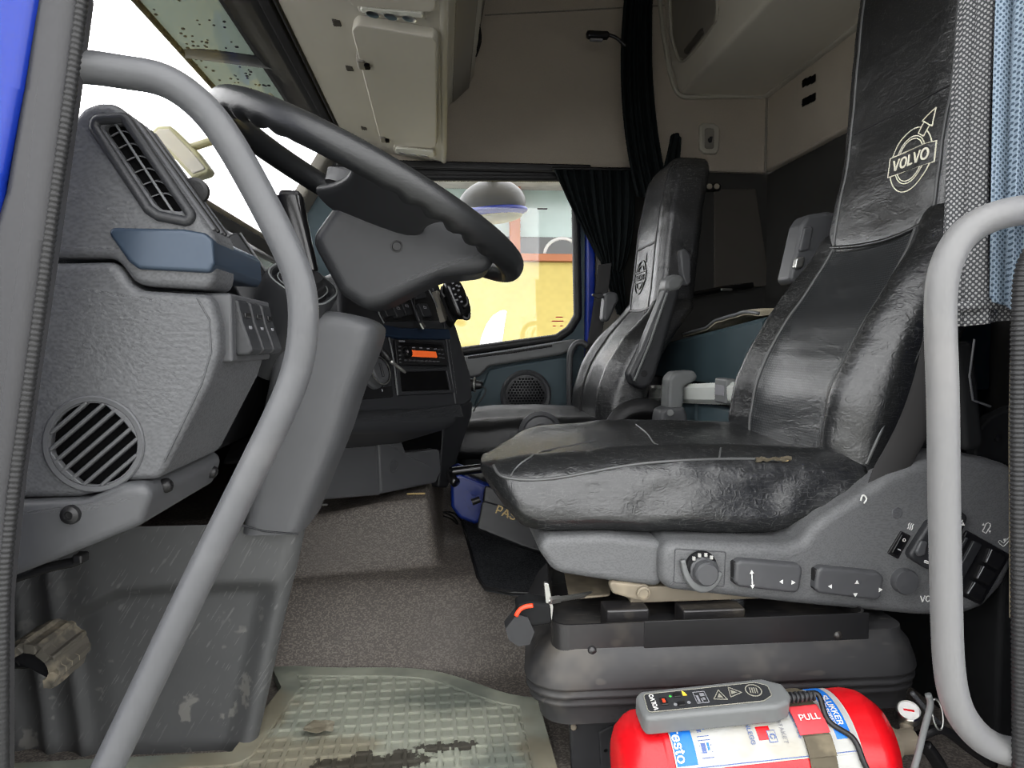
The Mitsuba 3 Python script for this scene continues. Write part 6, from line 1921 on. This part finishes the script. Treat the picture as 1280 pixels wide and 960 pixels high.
RC0 = (l0 + l1) / 2 - rn * 0.0145
sc_r = RLn / 0.2
rp_ = rloop(0) * [sc_r, 1.15]
body = frame(extr(rp_, 0.030, 0.006, 4, True), RC0 + rn * 0.014, ru, rv_, -rn)
put(rc, 'body', body, 'm_grey_plastic', 35)
kp = rpoly(np.array([(-0.090, -0.016), (-0.088, 0.016), (0.062, 0.018), (0.076, 0.010), (0.074, -0.008), (0.060, -0.016)]) * [sc_r, 1.0], 0.005)
put(rc, 'keypad', frame(extr(kp, 0.003, 0.0006, 2), RC0 + rn * 0.0152, ru, rv_, -rn), 'm_dark_plastic', 35, label='dark keypad with white symbols')
put(rc, 'keypad_edge', tube(np.array([RC0 + rn * 0.0150 + ru * a + rv_ * b for a, b in kp]), 0.0007, 6, True), 'm_edge_dust', True)


def RK(a, b, geoms, m, up_=0.0156, ang=0.0):
    g_ = shapely.affinity.rotate(shapely.union_all(geoms), ang, origin=(0, 0))
    return put(rc, 'symbol', glyph(g_, RC0 + rn * up_ + ru * a * sc_r + rv_ * b, ru, rn, 0.0005), m, False)


def RB(a, b, w_, h_, m, name='key'):
    return put(rc, name, frame(rbox([w_, h_, 0.003], 0.001), RC0 + rn * 0.016 + ru * a * sc_r + rv_ * b, ru, rv_, rn), m)


t = text('VOLVO', 0.006, 0.0005, True)
v = t.vertices - [t.vertices[:, 0].max() / 2, 0.003, 0]
put(rc, 'lettering', frame(tm(v * [1, 1, 1], t.faces), RC0 + rn * 0.0154 + ru * (-0.079) * sc_r, rv_, -ru, rn), 'm_white', False)
RB(-0.066, -0.001, 0.010, 0.013, 'm_black', 'indicator')
RB(-0.066, -0.001, 0.006, 0.009, 'm_orange', 'indicator_light')
for a, b in [(-0.046, 0.008), (-0.045, -0.008)]:
    RB(a, b, 0.010, 0.0075, 'm_black')
RK(-0.055, 0.007, [shapely.box(-0.002, -0.0006, 0.002, 0.0006), shapely.box(-0.0006, -0.002, 0.0006, 0.002)], 'm_green')
RK(-0.036, 0.009, [Polygon([(-0.002, 0.006), (0.001, 0.003), (0.003, -0.003), (-0.003, -0.003)])], 'm_yellow')
for a, b in [(-0.053, -0.008), (-0.035, -0.007)]:
    RK(a, b, [shapely.Point(0, 0).buffer(0.0024)], 'm_ink_grey')
RK(-0.017, 0.0, [shapely.box(-0.008, -0.010, 0.008, 0.010).boundary.buffer(0.0005), shapely.box(-0.006, -0.008, -0.003, 0.004), shapely.box(0.0, 0.002, 0.006, 0.007), shapely.box(0.002, -0.005, 0.005, -0.001), shapely.box(-0.001, -0.008, 0.001, -0.002)], 'm_ink_grey')
RK(0.008, 0.001, [Polygon([(-0.009, -0.008), (0.009, -0.008), (0.0, 0.009)]).boundary.buffer(0.0006), Polygon([(-0.004, -0.005), (0.004, -0.005), (0, 0.003)])], 'm_edge_dust', ang=-10)
RK(0.029, 0.003, [Polygon([(-0.009, 0.007), (0.009, 0.007), (0.0, -0.009)]).boundary.buffer(0.0006), Polygon([(-0.004, 0.005), (0.004, 0.005), (0, -0.003)])], 'm_edge_dust', ang=80)
RK(0.054, 0.003, [shapely.Point(0, 0).buffer(0.0105).boundary.buffer(0.0008)] + [shapely.box(-0.005, y_ - 0.0008, 0.005, y_ + 0.0008) for y_ in (-0.0045, -0.0015, 0.0015, 0.0045)], 'm_edge_dust', ang=80)
c0 = RC0 + ru * RLn * 0.49
cab = spline(np.array([c0, c0 + ru * 0.02, c0 + ru * 0.045 + [0, 0, 0.001]] + [wrap(acol(px) if px < 1075 else FL - 0.07 + (px - 1070) * 0.0008, s, FR + 0.006) for px, s in [(1040, 0.045), (1060, 0.068), (1080, 0.095), (1096, 0.125), (1104, 0.165)]]), 80)
put(rc, 'cable', tube(cab, 0.0037, 10), 'm_black', True)
ss = np.linspace(0, 1, 70)
put(rc, 'strain_relief', tube(c0 + np.outer(ss * 0.040, ru), 0.0062 + 0.0016 * np.sign(np.sin(ss * 2 * np.pi * 6.5)) - 0.001 * ss, 12), 'm_dark_plastic', 30)

hv_ = thing('air_hose', 'pale grey air hose rising beside the extinguisher valve', 'hose')
put(hv_, 'tube', tube(spline(np.array([U(a, b, 0.09) for a, b in [(1138, 975), (1147, 945), (1157, 905), (1163, 880), (1160, 868)]]), 24), 0.0042, 10), 'm_grey_plastic', True)
put(hv_, 'tube', tube(spline(np.array([U(a, b, 0.22) for a, b in [(1140, 866), (1152, 880), (1175, 905), (1198, 925)]]), 24), 0.0036, 10), 'm_mid_plastic', True)
